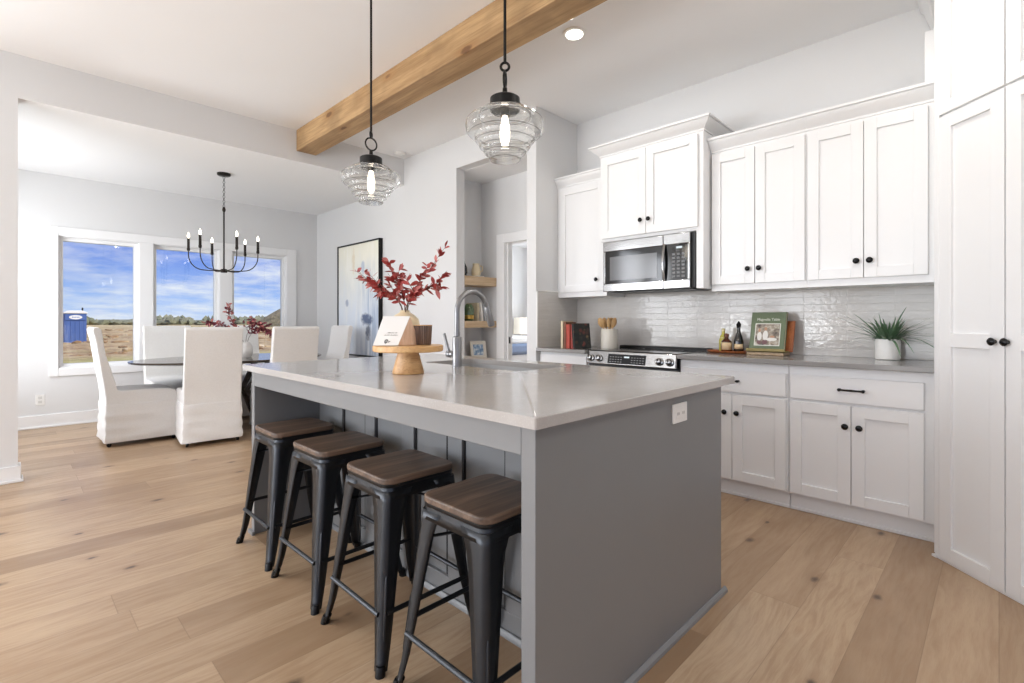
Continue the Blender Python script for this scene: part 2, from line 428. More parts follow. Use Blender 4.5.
# baseboards (tall white with a small shoe)
def baseboard(name, boxes):
    b = MB()
    for q in boxes: b.box(*q)
    return struct(name, b, M['trim'], bevel=.004)
baseboard('baseboard_window', [(-.58, AX-.016, WY-.016, WY, 0, .14), (-.58, AX-.03, WY-.03, WY-.016, 0, .02)])
baseboard('baseboard_pier', [(-.7, .082, HY_-.016, HY_, 0, .115), (.066, .082, HY_, HY_+.12, 0, .115), (-.7, .094, HY_-.03, HY_-.016, 0, .02), (.082, .094, HY_-.016, HY_+.12, 0, .02)])
baseboard('baseboard_art', [(AX-.016, AX, 4.03, WY, 0, .14), (AX, AX+.11, 4.031, 4.047, 0, .14)])
baseboard('baseboard_wing', [(AX-.016, AX, 2.935, 3.06, 0, .14), (AX, 3.88, 3.045, 3.06, 0, .14)])

# windows: casing, jamb, sash and pane
for i, (a, b) in enumerate(wins):
    fr = MB()
    g0, g1 = a+.052, b-.052
    for (p, q, r, s_, y0, y1) in ((a, g0, wz0, wz1, WY+.05, WY+.12), (g1, b, wz0, wz1, WY+.05, WY+.12), (g0, g1, wz0, wz0+.055, WY+.05, WY+.12), (g0, g1, wz1-.06, wz1, WY+.05, WY+.12),
                                  (a, a+.02, wz0, wz1, WY, WY+.06), (b-.02, b, wz0, wz1, WY, WY+.06), (a, b, wz0, wz0+.02, WY, WY+.06), (a, b, wz1-.02, wz1, WY, WY+.06)):
        fr.box(p, q, y0, y1, r, s_)
    wn_ = struct('window_%d' % (i+1), fr, M['trim'], bevel=.003)
    MB().box(g0-.01, g1+.01, WY+.085, WY+.091, wz0+.045, wz1-.05).build('pane', M['pane'], wn_)
ca = MB()
ca.box(.335, .41, WY-.02, WY, .545, 2.185); ca.box(2.85, 2.985, WY-.02, WY, .545, 2.185)
ca.box(.41, 2.85, WY-.02, WY, 2.09, 2.185); ca.box(.41, 2.85, WY-.02, WY, .545, .63)
for a, b in ((1.125, 1.265), (1.985, 2.135)): ca.box(a, b, WY-.02, WY, .63, 2.09)
struct('trim_1', ca, M['trim'], bevel=.004)
ct = MB()
ct.box(.30, 3.02, WY-.03, WY, 2.165, 2.20)
# hall door casing (doorway stands open)
dc = MB()
dc.box(3.862, 3.88, 3.92, 4.03, 0, 2.115); dc.box(3.862, 3.88, 3.045, 3.92, 2.02, 2.115)
dc.box(3.86, 3.99, 3.905, 3.922, 0, 2.03); dc.box(3.86, 3.99, 3.12, 3.92, 2.012, 2.03); dc.box(3.90, 3.915, 3.885, 3.905, 0, 2.012)
door = struct('door_1', dc, M['trim'], bevel=.003)
MB().box(3.93, 3.955, 3.90, 3.906, .90, .97).build('strike_plate', M['knob'], door)

# exposed timber beam
bm_ = MB().box(2.04, 2.24, -3.9, HY_, 2.85, CZ)
tag(bm_.build('ceiling_beam', M['beam'], bevel=.006), 'rustic knotty pine box beam running across the white kitchen ceiling to the dining header', 'beam', kind='thing')

# ceiling fittings
def downlight(x, y, r, lit, label, nm, cat):
    o = thing(nm, label, cat, (x, y, CZ))
    MB().lathe([(r*.86, -.012), (r*1.12, -.010), (r*1.16, 0)] if lit else [(r*.5, -.032), (r*.9, -.026), (r, 0)], (x, y, CZ), 36).build('trim_ring' if lit else 'housing', M['white_plastic'], o)
    MB().lathe([(.001, -.016), (r*.84, -.016), (r*.84, -.006)] if lit else [(.001, -.038), (r*.3, -.038), (r*.3, -.03)], (x, y, CZ), 36).build('lens' if lit else 'sensor_cap', M['led'] if lit else M['white_plastic'], o)
downlight(2.642, 2.01, .066, True, 'round recessed ceiling light glowing between beam and cabinets', 'recessed_light', 'ceiling light')
downlight(3.14, 4.86, .065, False, 'small round white smoke detector on the ceiling by the header', 'smoke_detector', 'smoke detector')

# backsplash
struct('wall_backsplash', MB().box(3.89, KX, .2295, 2.935, .914, 1.40).box(AX+.01, 3.89, 2.925, 2.935, .914, 1.42), M['tile'])
struct('trim_2', MB().box(AX, AX+.012, 2.922, 2.936, .914, 1.425).box(AX, 3.89, 2.922, 2.936, 1.415, 1.427), M['white_plastic'])

# ------------------------------------------------------------------ cabinetry
def TX(x0):            # local (u along +y, n outwards = -x, z) for fronts that face -x
    return lambda u, n, z: (x0-n, u, z)
PA = (3.164, .217); q2 = math.sqrt(.5)
def TP(u, n, z):       # pantry front: runs at 45 degrees from the corner towards the viewer
    return (PA[0]-q2*u-q2*n, PA[1]-q2*u+q2*n, z)
def shaker(T, u0, u1, z0, z1, mids=(), st=.062, t=.02, rec=.013):
    b = MB()
    b.box(u0, u0+st, -t, 0, z0, z1, T); b.box(u1-st, u1, -t, 0, z0, z1, T)
    rails = [(z0, z0+st)] + [(m-.033, m+.033) for m in mids] + [(z1-st, z1)]
    for a, c in rails: b.box(u0+st, u1-st, -t, 0, a, c, T)
    b.box(u0+st-.003, u1-st+.003, -t+.002, -rec, z0+st-.003, z1-st+.003, T)
    return b
def slab(T, u0, u1, z0, z1, t=.02): return MB().box(u0, u1, -t, 0, z0, z1, T)
def knob(T, u, z, parent):
    b = MB(); c = Vector(T(u, 0, z)); nrm = (Vector(T(u, 1, z))-c).normalized()
    b.tube([c, c+nrm*.012], [.0085, .006], 12); b.tube([c+nrm*.010, c+nrm*.014, c+nrm*.020, c+nrm*.026, c+nrm*.0285], [.008, .0155, .0175, .0125, .004], 18)
    o = b.build('knob', M['knob'], parent); return o
def pull(T, u, z, parent, L=.125):
    b = MB()
    for s in (-1, 1):
        b.tube([T(u+s*L/2*.9, 0, z), T(u+s*L/2*.9, .028, z)], [.0075, .006], 12)
        b.ball(T(u+s*L/2*.9, .028, z), .0095, 12)
    b.tube([T(u-L/2*.9, .028, z), T(u-L*.2, .028, z), T(u, .028, z), T(u+L*.2, .028, z), T(u+L/2*.9, .028, z)], [.0062, .0055, .0068, .0055, .0062], 12)
    return b.build('pull', M['knob'], parent)

def base_cabinet(name, label, y0, y1, doors, drawers, pulls=True, knobs=()):
    xf = 3.352
    o = thing(name, label, 'cabinet', (3.62, (y0+y1)/2, 0))
    MB().box(xf, 3.885, y0, y1, .10, .882).box(xf+.035, 3.885, y0, y1, 0, .10).build('carcass', M['cab'], o, bevel=.001)
    kb = MB().box(3.383, xf+.036, y0, y1, 0, .098); kb.box(3.374, 3.384, y0, y1, 0, .018)
    kb.build('toe_board', M['cab'], o, bevel=.003)
    T = TX(3.333)
    for i, (a, b, z0, z1) in enumerate(doors):
        dr = shaker(T, a, b, z0, z1).build('door', M['cab'], o, bevel=.0016)
        for (ku, kz, ki) in knobs:
            if ki == i: knob(T, ku, kz, dr)
    for (a, b, z0, z1) in drawers:
        dr = slab(T, a, b, z0, z1).build('drawer', M['cab'], o, bevel=.003)
        if pulls: pull(T, (a+b)/2 if (b-a) < .7 else (a+b)/2, (z0+z1)/2+.004, dr)
    return o
base_cabinet('base_cabinet', 'white shaker base cabinet nearest the tall pantry, under the potted grass', .2295, .916,
             [(.278, .593, .112, .668), (.597, .906, .112, .668)], [(.278, .906, .684, .828)], knobs=((.555, .553, 0), (.622, .553, 1)))
base_cabinet('base_cabinet', 'white shaker base cabinet between range and its neighbour, half hidden by the island corner', .918, 1.612,
             [(.930, 1.248, .112, .668), (1.252, 1.598, .112, .668)], [(.930, 1.598, .684, .828)], knobs=((1.216, .551, 0), (1.294, .551, 1)))
base_cabinet('base_cabinet', 'narrow white base cabinet in the corner left of the range, below the recipe books', 2.40, 2.924,
             [(2.412, 2.914, .112, .668)], [(2.412, 2.914, .684, .862)], knobs=((2.45, .6, 0),), pulls=False)
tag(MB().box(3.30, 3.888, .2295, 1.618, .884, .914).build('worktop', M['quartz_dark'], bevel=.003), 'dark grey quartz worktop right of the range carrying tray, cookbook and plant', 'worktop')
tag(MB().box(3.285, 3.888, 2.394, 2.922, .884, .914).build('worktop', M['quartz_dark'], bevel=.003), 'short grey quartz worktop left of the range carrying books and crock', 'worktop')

def crown(b, y0, y1, xf, z0, z1, pr, ret0=False, ret1=False, xb=3.895):
    """crown moulding along a cabinet head; profile is stepped and coved; optional returns to the wall"""
    H = z1-z0
    prof = [(0, 0), (.10, .02), (.10, .14), (.30, .30), (.62, .55), (.80, .74), (.80, .80), (1, .84), (1, 1), (-.2, 1), (-.2, 0)]
    def P(s, q, y): return (xf-pr*s, y, z0+H*q)
    rings = []
    for e, (y, r) in enumerate(((y0, ret0), (y1, ret1))):
        sg = -1 if e == 0 else 1
        rings.append([(xf-pr*s, y+(sg*pr*max(0, s) if r else 0), z0+H*q) for s, q in prof])
    b.loft(rings, True, False)
    for e, (y, r) in enumerate(((y0, ret0), (y1, ret1))):
        if r:
            sg = -1 if e == 0 else 1
            b.loft([[(xf-pr*s, y+sg*pr*s, z0+H*q) for s, q in prof], [(xb, y+sg*pr*s, z0+H*q) for s, q in prof]], True, False)

def wall_cabinet(label, y0, y1, xf, z0, z1, doors, knobs, cr, side_down=None):
    o = thing('wall_cabinet', label, 'cabinet', ((xf+KX)/2, (y0+y1)/2, z0))
    b = MB().box(xf, 3.888, y0, y1, z0, z1)
    if side_down: b.box(xf, 3.888, side_down[0], side_down[1], side_down[2], z0)
    b.build('carcass', M['cab'], o, bevel=.0015)
    T = TX(xf-.02)
    for i, (a, c, p, q) in enumerate(doors):
        dr = shaker(T, a, c, p, q).build('door', M['cab'], o, bevel=.0016)
        for (ku, kz, ki) in knobs:
            if ki == i: knob(T, ku, kz, dr)
    m = MB(); crown(m, *cr); m.build('crown_moulding', M['cab'], o, bevel=.001)
    return o
zb, zt = 1.365, 2.37
o1 = wall_cabinet('tall two-door white wall cabinet at the right end, against the pantry', .2295, .880, 3.60, zb, zt,
             [(.281, .574, 1.41, 2.345), (.578, .872, 1.41, 2.345)], ((.545, 1.51, 0), (.611, 1.51, 1)), (.2295, .880, 3.60, 2.365, 2.459, .07))
o2 = wall_cabinet('two-door white wall cabinet between the microwave tower and the right end cabinet', .880, 1.494, 3.60, zb, zt,
             [(.888, 1.188, 1.41, 2.345), (1.193, 1.486, 1.41, 2.345)], ((1.160, 1.51, 0), (1.232, 1.51, 1)), (.880, 1.496, 3.60, 2.365, 2.459, .07))
o3 = wall_cabinet('higher two-door white wall cabinet with crown standing proud above the microwave', 1.50, 2.372, 3.475, 1.80, 2.52,
             [(1.536, 1.942, 1.826, 2.487), (1.946, 2.352, 1.826, 2.487)], ((1.915, 1.933, 0), (1.985, 1.933, 1)), (1.50, 2.372, 3.475, 2.505, 2.59, .075, True, True), (1.50, 1.552, 1.385))
o4 = wall_cabinet('single-door white wall cabinet in the left corner beside the microwave', 2.392, 2.933, 3.60, zb, 2.39,
             [(2.414, 2.893, 1.41, 2.358)], ((2.482, 1.51, 0),), (2.392, 2.934, 3.60, 2.375, 2.462, .05))

# pantry
pn = thing('pantry_cabinet', 'full-height white pantry with four shaker doors set across the corner', 'cabinet', (3.0, -.1, 0))
poly = [(3.203, .228), (3.889, .228), (3.889, -.64), (2.45, -.64), (2.45, -.522)]
MB().prism([(x, y, .012) for x, y in poly], (0, 0, 2.76)).build('carcass', M['cab'], pn, bevel=.0015)
b = MB(); b.box(-.012, 1.02, -.02, -.004, 0.0, .013, TP); b.box(-.026, .0, -.03, .002, 0, .012, TP)
b.box(-.012, .010, -.021, -.003, .013, 2.79, TP)
b.box(3.63, 3.889, .229, .300, 2.463, 2.78)
b.build('face_frame', M['cab'], pn, bevel=.002)
for i, (u0, u1, k) in enumerate(((.014, .328, .278), (.334, .650, .345), )):
    dr = shaker(TP, u0, u1, .014, 2.128, mids=(1.06,)).build('door', M['cab'], pn, bevel=.0018); knob(TP, k+(.0 if i else .012), 1.062, dr)
    shaker(TP, u0, u1, 2.14, 2.72, st=.06).build('door', M['cab'], pn, bevel=.0018)
shaker(TP, .66, .98, .014, 2.128, mids=(1.06,)).build('door', M['cab'], pn, bevel=.0018)
shaker(TP, .66, .98, 2.14, 2.72, st=.06).build('door', M['cab'], pn, bevel=.0018)
prof = [(0, 0), (.012, .01), (.012, .05), (.03, .09), (.06, .18), (.075, .23), (.09, .245), (.09, .285), (-.03, .285), (-.03, 0)]
b = MB()
b.loft([[TP(-.02-s*0, s-.02, 2.772+z) for s, z in prof], [TP(1.0, s-.02, 2.772+z) for s, z in prof]], True, False)
b.loft([[(3.24-s*.7, .25+s, 2.772+z) for s, z in prof], [(3.89, .25+s, 2.772+z) for s, z in prof]], True, False)
b.build('crown_moulding', M['cab'], pn)

# ------------------------------------------------------------------ microwave
mw = thing('microwave', 'stainless over-range microwave with black window under the raised cabinet', 'microwave', (3.66, 1.95, 1.385))
MB().box(3.475, 3.87, 1.557, 2.330, 1.392, 1.796).build('housing', plain('dark_housing', (40, 40, 41), .5), mw, bevel=.004)
T = TX(3.445)
b = MB(); b.box(1.795, 2.328, -.03, 0, 1.715, 1.793, T); b.box(1.795, 2.328, -.03, 0, 1.39, 1.452, T); b.box(2.305, 2.328, -.03, 0, 1.452, 1.715, T)
b.build('door_frame', M['steel'], mw, bevel=.004)
wdw = MB().box(1.798, 2.305, -.03, -.002, 1.452, 1.715, T).build('window', M['blackglass'], mw)
MB().box(1.845, 2.262, -.01, 0, 1.478, 1.668, T).build('mesh_screen', M['greyglass'], wdw)
b = MB(); b.box(1.586, 1.793, -.03, 0, 1.715, 1.793, T); b.box(1.586, 1.793, -.03, 0, 1.39, 1.452, T); b.box(1.586, 1.606, -.03, 0, 1.452, 1.715, T)
b.build('fascia', M['steel'], mw, bevel=.004)
cp = MB().box(1.606, 1.793, -.03, -.001, 1.452, 1.715, T).build('control_panel', M['blackglass'], mw)
b = MB()
for r in range(7):
    for c in range(3): b.box(1.626+c*.037, 1.648+c*.037, -.001, .0008, 1.472+r*.027, 1.486+r*.027, T)
b.build('keypad', plain('grey_keys', (120, 120, 122), .5), cp)
MB().box(1.645, 1.69, -.001, .001, 1.682, 1.697, T).build('display', M['disp'], cp)
pts = [T(1.782, .006+.022*math.sin(PI*i/12), 1.448+.272*i/12) for i in range(13)]
MB().tube(pts, .0115, 12).build('handle', M['steel'], mw)
b = MB(); b.box(3.50, 3.80, 1.60, 2.28, 1.384, 1.393); b.build('vent_plate', M['black'], mw)

# ------------------------------------------------------------------ range
rg = thing('range', 'stainless slide-in range with knobs and black glass cooktop', 'range', (3.6, 2.0, 0))
MB().box(3.36, 3.885, 1.624, 2.388, .02, .906).build('body', plain('range_side', (44, 44, 46), .4, .3), rg, bevel=.003)
MB().box(3.325, 3.80, 1.619, 2.393, .903, .918).build('cooktop', M['blackglass'], rg, bevel=.004)
b = MB().prism([(3.298, 1.626, .812), (3.36, 1.626, .806), (3.36, 1.626, .908), (3.322, 1.626, .912)], (0, .762, 0))
pnl = b.build('control_panel', M['steel'], rg, bevel=.004)
def TR(u, n, z): return (3.2968+(z-.812)*.24-n, u, z)
MB().box(1.862, 2.188, -.002, .0015, .822, .893, TR).build('display_glass', plain('satin_black', (24, 24, 26), .45, spec=.25), pnl)
M['tkey'] = plain('touch_key_grey', (150, 150, 152), .5)
for cols in (range(5), range(8, 13)):
    b = MB()
    for r in range(3):
        for c in cols: b.box(1.876+c*.0235, 1.888+c*.0235, .001, .0028, .833+r*.018, .838+r*.018, TR)
    b.build('keypad', M['tkey'], pnl)
MB().box(2.0, 2.045, .001, .003, .868, .879, TR).build('clock', M['disp'], pnl)
for u in (2.352, 2.272, 1.752, 1.672):
    b = MB(); c = Vector(TR(u, 0, .855)); nv = Vector((-1, 0, .2)).normalized()
    b.tube([c, c+nv*.006, c+nv*.008, c+nv*.030, c+nv*.033], [.029, .029, .0225, .0205, .015], 24)
    k = b.build('knob', M['steel'], rg)
    b = MB(); b.tube([c+nv*.033+Vector((0, 0, -.017)), c+nv*.034+Vector((0, 0, .019))], .004, 8); b.build('pointer', M['steel'], k)
MB().box(3.335, 3.36, 1.632, 2.380, .20, .79).build('oven_door', M['steel'], rg, bevel=.004)
MB().box(3.333, 3.337, 1.72, 2.29, .32, .66).build('oven_window', M['blackglass'], rg)
b = MB(); b.tube([(3.29, 1.68, .745), (3.29, 2.33, .745)], .011, 12)
for y in (1.72, 2.29): b.tube([(3.335, y, .745), (3.29, y, .745)], .008, 10)
b.build('handle', M['steel'], rg)
MB().box(3.335, 3.36, 1.632, 2.380, .05, .19).build('drawer', M['steel'], rg, bevel=.004)
b = MB().box(3.80, 3.878, 1.60, 2.393, .905, .938); b.box(3.795, 3.81, 1.60, 2.393, .905, .93)
b.build('rear_vent', M['black'], rg, bevel=.004)
M['burner'] = plain('burner_grey', (92, 92, 94), .4)
for (x, y, r) in ((3.47, 1.83, .10), (3.47, 2.19, .085), (3.68, 1.83, .075), (3.68, 2.19, .095)): MB().ring((x, y, .9175), r, .0012, seg=40).build('burner_ring', M['burner'], rg)

# ------------------------------------------------------------------ island
IX0, IX1, IY0, IY1 = .905, 2.185, .805, 2.945
isl = thing('kitchen_island', 'grey painted kitchen island with board-and-batten seating side', 'island', (1.6, 1.87, 0))
MB().box(.94, 2.118, .838, .888, .0, .883).build('end_panel', M['isl'], isl, bevel=.002)
MB().box(.94, 2.118, 2.865, 2.905, .0, .883).build('end_panel', M['isl'], isl, bevel=.002)
MB().box(.94, .962, .888, 2.865, .80, .883).build('apron', M['isl'], isl, bevel=.002)
b = MB().box(1.300, 1.325, .888, 2.865, 0, .883)
bt = []
yy = 2.90
while yy > .9:
    bt.append((yy-.008, yy+.082)); yy -= .3375
for a, c in bt:
    a2, c2 = max(.888, a), min(2.865, c)
    if c2 > a2: b.box(1.285, 1.301, a2, c2, .09, .883)
b.box(1.285, 1.301, .888, 2.865, .0, .09)
b.build('back_panel', M['isl'], isl, bevel=.0015)
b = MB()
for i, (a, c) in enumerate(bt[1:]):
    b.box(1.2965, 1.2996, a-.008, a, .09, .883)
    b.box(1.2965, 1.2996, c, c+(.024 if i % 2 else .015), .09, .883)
b.build('shadow_joint', M['gap'], isl)  # narrow dark strips along both edges of the battens
b = MB(); b.box(1.325, 1.66, .888, 2.865, .09, .883); b.box(1.66, 2.10, .888, 1.55, .09, .883); b.box(1.66, 2.10, 2.41, 2.865, .09, .883); b.box(1.66, 2.10, 1.55, 2.41, .09, .64)
b.build('carcass', M['isl'], isl)
for a, c in ((.90, 1.36), (1.37, 1.96), (1.97, 2.43), (2.44, 2.86)):
    shaker(lambda u, n, z: (2.118+n, u, z), a, c, .11, .86).build('door', M['isl'], isl, bevel=.0015)
b = MB()
b.prism([(.925, .838, 0), (.925, .822, 0), (.925, .824, .012), (.925, .834, .022), (.925, .838, .022)], (1.225, 0, 0))
b.box(.925, .94, .838, .903, 0, .02); b.box(.925, .94, 2.85, 2.92, 0, .02)
b.prism([(1.285, .903, 0), (1.267, .903, 0), (1.269, .903, .012), (1.277, .903, .022), (1.285, .903, .022)], (0, 1.955, 0))
b.build('shoe_moulding', M['isl'], isl, bevel=.001)
op = MB().box(1.672, 1.782, .831, .838, .780, .850).build('outlet_plate', M['white_plastic'], isl, bevel=.002)
b = MB().box(1.690, 1.764, .829, .832, .795, .835); ob_ = b.build('socket_face', M['white_plastic'], op, bevel=.0015)
for xx in (1.707, 1.747):
    b = MB()
    b.box(xx-.006, xx-.004, .8285, .8295, .809, .819); b.box(xx+.004, xx+.006, .8285, .8295, .809, .819)
    b.build('slot', M['gap'], op)

# island worktop with sink cut-out
sx0, sx1, sy0, sy1 = 1.685, 2.055, 1.60, 2.36
b = MB()
def outline(x0, x1, y0, y1, r, n=5):
    pts = []
    for (cx, cy, a0) in ((x1-r, y1-r, 0), (x0+r, y1-r, PI/2), (x0+r, y0+r, PI), (x1-r, y0+r, 3*PI/2)):
        for k in range(n+1):
            a = a0+PI/2*k/n; pts.append((cx+r*math.cos(a), cy+r*math.sin(a)))
    return pts
O = outline(IX0, IX1, IY0, IY1, .008, 5); I = outline(sx0, sx1, sy0, sy1, .03, 5)
e = .0025
rings = [[(x, y, .914) for x, y in I], [(x, y, .914) for x, y in outline(IX0+e, IX1-e, IY0+e, IY1-e, .008, 5)], [(x, y, .914-e) for x, y in O], [(x, y, .884) for x, y in O], [(x, y, .884) for x, y in I], [(x, y, .914) for x, y in I]]
b.loft(rings, False, False); bmesh.ops.remove_doubles(b.bm, verts=b.bm.verts[:], dist=1e-5)
tag(b.build('island_worktop', M['quartz']), 'large pale grey quartz worktop of the island with sink cut-out', 'worktop')
# sink
b = MB(); zs = .884
def ring_at(g, z, r=.03): return [(x, y, z) for x, y in outline(sx0+g, sx1-g, sy0+g, sy1-g, max(.006, r-g*.3), 5)]
b.loft([ring_at(-.018, zs-.001), ring_at(0, zs-.001), ring_at(.002, zs-.20), ring_at(.03, zs-.225), ring_at(.16, zs-.228)], False, True)
b.face([v for v in b.bm.verts][-24:])
sk = tag(b.build('sink', plain('satin_sink_steel', (178, 178, 177), .42, .55), solid=.0015), 'undermount stainless steel sink set into the island worktop', 'sink')
MB().lathe([(.0, .002), (.03, .002), (.042, .004), (.045, .0)], (1.87, 1.98, zs-.2265), 24).build('drain', M['steel'], sk)

# faucet
fx, fy = 1.624, 1.986
fa = thing('faucet', 'brushed nickel gooseneck faucet arching over the island sink', 'faucet', (fx, fy, .914))
MB().lathe([(.027, 0), (.027, .004), (.0235, .006), (.0235, .150), (.022, .154), (.0155, .158), (.0155, .18)], (fx, fy, .914), 28).build('body', M['faucet'], fa)
pts = [(fx, fy, .914+.15)]; zc = .914+.285; R = .105
for k in range(0, 13): 
    a = PI - (PI-.22)*k/12
    pts.append((fx+R+R*math.cos(a), fy, zc+R*math.sin(a)))
MB().tube([pts[0], (fx, fy, 1.12)]+pts[1:], .0135, 16).build('spout', M['faucet'], fa)
pe = Vector(pts[-1]); dv = (Vector(pts[-1])-Vector(pts[-2])).normalized()
MB().tube([pe-dv*.004, pe+dv*.002, pe+dv*.03, pe+dv*.095, pe+dv*.104], [.0145, .0165, .0178, .0192, .017], 20).build('spray_head', M['faucet'], fa)
hd = MB().lathe([(.0165, .026), (.0165, .05), (.019, .052), (.019, .074), (.0165, .077), (.001, .077)], (fx, fy, .978), 20, axis='y').build('handle_hub', M['faucet'], fa)
MB().tube([(fx-.004, fy+.064, .99), (fx-.018, fy+.084, 1.085)], [.0085, .0075], 12).build('lever', M['faucet'], hd)

# ------------------------------------------------------------------ bar stools
def make_stool():
    c = (1.055, 2.613, 0)
    st = thing('bar_stool', 'metal bar stool with dark wooden seat at the far end of the island', 'bar stool', c, 'metal stools along the island')
    cx, cy = c[0], c[1]
    def sq(h, z, r, n=4): return [(cx+x, cy+y, z) for x, y in outline(-h, h, -h, h, r, n)]
    MB().loft([sq(.150, .588, .04), sq(.154, .591, .042), sq(.154, .607, .042), sq(.150, .611, .04)], True, False).build('seat', M['seatwood'], st, bevel=.0015)
    b = MB(); b.loft([sq(.150, .578, .035), sq(.150, .588, .035), sq(.10, .588, .02), ], False, False)
    b.loft([sq(.146, .578, .035), sq(.150, .584, .035)], False, False)
    b.loft([sq(.1535, .538, .036), sq(.150, .562, .036), sq(.1455, .582, .035), sq(.1455, .587, .035)], False, True)
    b.build('seat_pan', M['gun'], st, solid=.003, recalc=True)
    for sx in (-1, 1):
        for sy in (-1, 1):
            b = MB(); rings = []
            for z, off, wd in ((.566, .1500, .105), (.535, .1530, .088), (.505, .1555, .076), (.46, .1600, .068), (.34, .172, .058), (.20, .185, .046), (.09, .196, .036), (.04, .2035, .031), (.012, .211, .029)):
                ex, ey = cx+sx*off, cy+sy*off; r = min(.022, wd*.45)
                out = [(ex-sx*wd, ey), (ex-sx*wd*.6, ey)]
                for k in range(7):
                    a = PI/2*k/6
                    out.append((ex-sx*r+sx*r*math.sin(a), ey-sy*r+sy*r*math.cos(a)))
                out += [(ex, ey-sy*wd*.6), (ex, ey-sy*wd)]
                rings.append([(x, y, z) for x, y in out])
            b.loft(rings, False, True, closed=False)
            lg = b.build('leg', M['gun'], st, solid=.0035)
            b = MB()
            b.loft([[(cx+sx*(o-.013)+math.cos(2*PI*k/12)*.0165, cy+sy*(o-.013)+math.sin(2*PI*k/12)*.0165, z) for k in range(12)] for z, o in ((0, .216), (.018, .213), (.03, .209))], True, True)
            b.build('foot_cap', M['black'], lg)
            b = MB(); p = []
            for z, off in ((.10, .194), (.30, .1745)):
                p.append(Vector((cx+sx*(off+.001)-sx*.012, cy+sy*(off+.0015), z)))
            b.tube([p[0], p[0].lerp(p[1], .1), p[0].lerp(p[1], .9), p[1]], [.002, .0055, .0055, .002], 8)
            b.build('pressed_rib', M['gun'], lg)
    def rung(ax, s, z, nm='footrest', r=.0085):
        o = .190-.02*(z-.18)/.2*1.0
        b = MB()
        if ax == 'y': pts = [(cx+s*o, cy-o+.02, z), (cx+s*o, cy+o-.02, z)]
        else: pts = [(cx-o+.02, cy+s*o, z), (cx+o-.02, cy+s*o, z)]
        b.tube(pts, r, 10, flat=.8); b.build(nm, M['gun'], st)
    rung('y', -1, .180); rung('y', 1, .180); rung('x', -1, .185); rung('x', 1, .210)
    b = MB()
    for s in (-1, 1): b.tube([(cx-.15, cy-s*.15, .47), (cx, cy, .505), (cx+.15, cy+s*.15, .47)], .006, 8, flat=.5)
    b.build('cross_brace', M['gun'], st)
    return st
stool = make_stool()
for y, dx, rz, lab in ((2.127, .0, .01, 'metal bar stool second from the far end of the island, between two others'),
                       (1.631, .0, -.012, 'metal bar stool with greyish-brown seat, next to the frontmost stool'),
                       (1.146, .008, .0, 'frontmost metal bar stool, its brown wooden seat partly behind the island post')):
    dup(stool, (1.055+dx, y, 0), rz, lab)

# ------------------------------------------------------------------ glass pendants over the island
def make_pendant():
    c = (1.45, 1.462, CZ); x, y = c[0], c[1]; K = .935
    zk = lambda z: 1.15+(z-1.15)*K
    sc_ = lambda pr: [(r*K, zk(z)) for r, z in pr]
    p = thing('pendant_light', 'clear stepped-glass pendant hanging over the near half of the island, larger in view', 'pendant light', c, 'glass pendants over the island')
    MB().lathe([(.001, -.028), (.05, -.026), (.064, -.018), (.066, 0)], c, 28).build('canopy', M['black'], p)
    MB().tube([(x, y, CZ-.02), (x, y, 2.218)], .0065, 10).build('rod', M['black'], p)
    b = MB(); b.ring((x, y, 2.203), .017, .0055, (.72, .70, 0)); b.build('swivel_ring', M['black'], p)
    b = MB(); b.ring((x, y, 2.150), .029, .0048, (.60, -.80, 0), sq=1.36); b.build('chain_link', M['black'], p)
    b = MB(); b.lathe(sc_([(.001, 2.182), (.010, 2.182), (.012, 2.146), (.057, 2.140), (.066, 2.134), (.0665, 2.086), (.060, 2.084)]), (x, y, 0), 32)
    for a in range(3):
        b.ball((x+.064*math.cos(a*2.1-1.2), y+.064*math.sin(a*2.1-1.2), zk(2.098)), .0075, 8)
    b.build('socket_cap', M['black'], p, bevel=.0)
    out = [(.058, 2.104), (.058, 2.090), (.112, 2.086), (.118, 2.078), (.118, 2.060), (.122, 2.056), (.160, 2.050), (.172, 2.036), (.175, 2.010), (.172, 1.985), (.160, 1.970), (.135, 1.964), (.133, 1.958), (.133, 1.940), (.129, 1.934), (.116, 1.930),
           (.114, 1.926), (.114, 1.908), (.110, 1.902), (.097, 1.899), (.095, 1.895), (.095, 1.880), (.091, 1.874), (.074, 1.871), (.072, 1.866), (.072, 1.846), (.067, 1.840), (.001, 1.840)]
    out = [(r, 1.862+(z-1.840)*.865) for r, z in out]
    inn = []
    for i, (r, z) in enumerate(out):
        p0, p1 = out[max(0, i-1)], out[min(len(out)-1, i+1)]
        tx_, tz_ = p1[0]-p0[0], p1[1]-p0[1]; ln = math.hypot(tx_, tz_)
        inn.append((max(.0008, r+tz_/ln*.004), z-tx_/ln*.004))
    MB().lathe(sc_(out+inn[::-1]), (x, y, 0), 56, caps=False).build('glass_shade', M['glass'], p)
    MB().lathe(sc_([(.001, 2.10), (.020, 2.10), (.020, 2.055), (.001, 2.055)]), (x, y, 0), 20).build('socket', M['bronze'], p)
    MB().lathe(sc_([(.001, 1.925), (.012, 1.93), (.021, 1.95), (.022, 1.99), (.016, 2.035), (.011, 2.056), (.001, 2.057)]), (x, y, 0), 20).build('bulb', M['bulb'], p)
    return p
pend = make_pendant()
dup(pend, (1.45, 2.537, CZ), PI/2, 'clear stepped-glass pendant further back, hanging over the far half of the island')

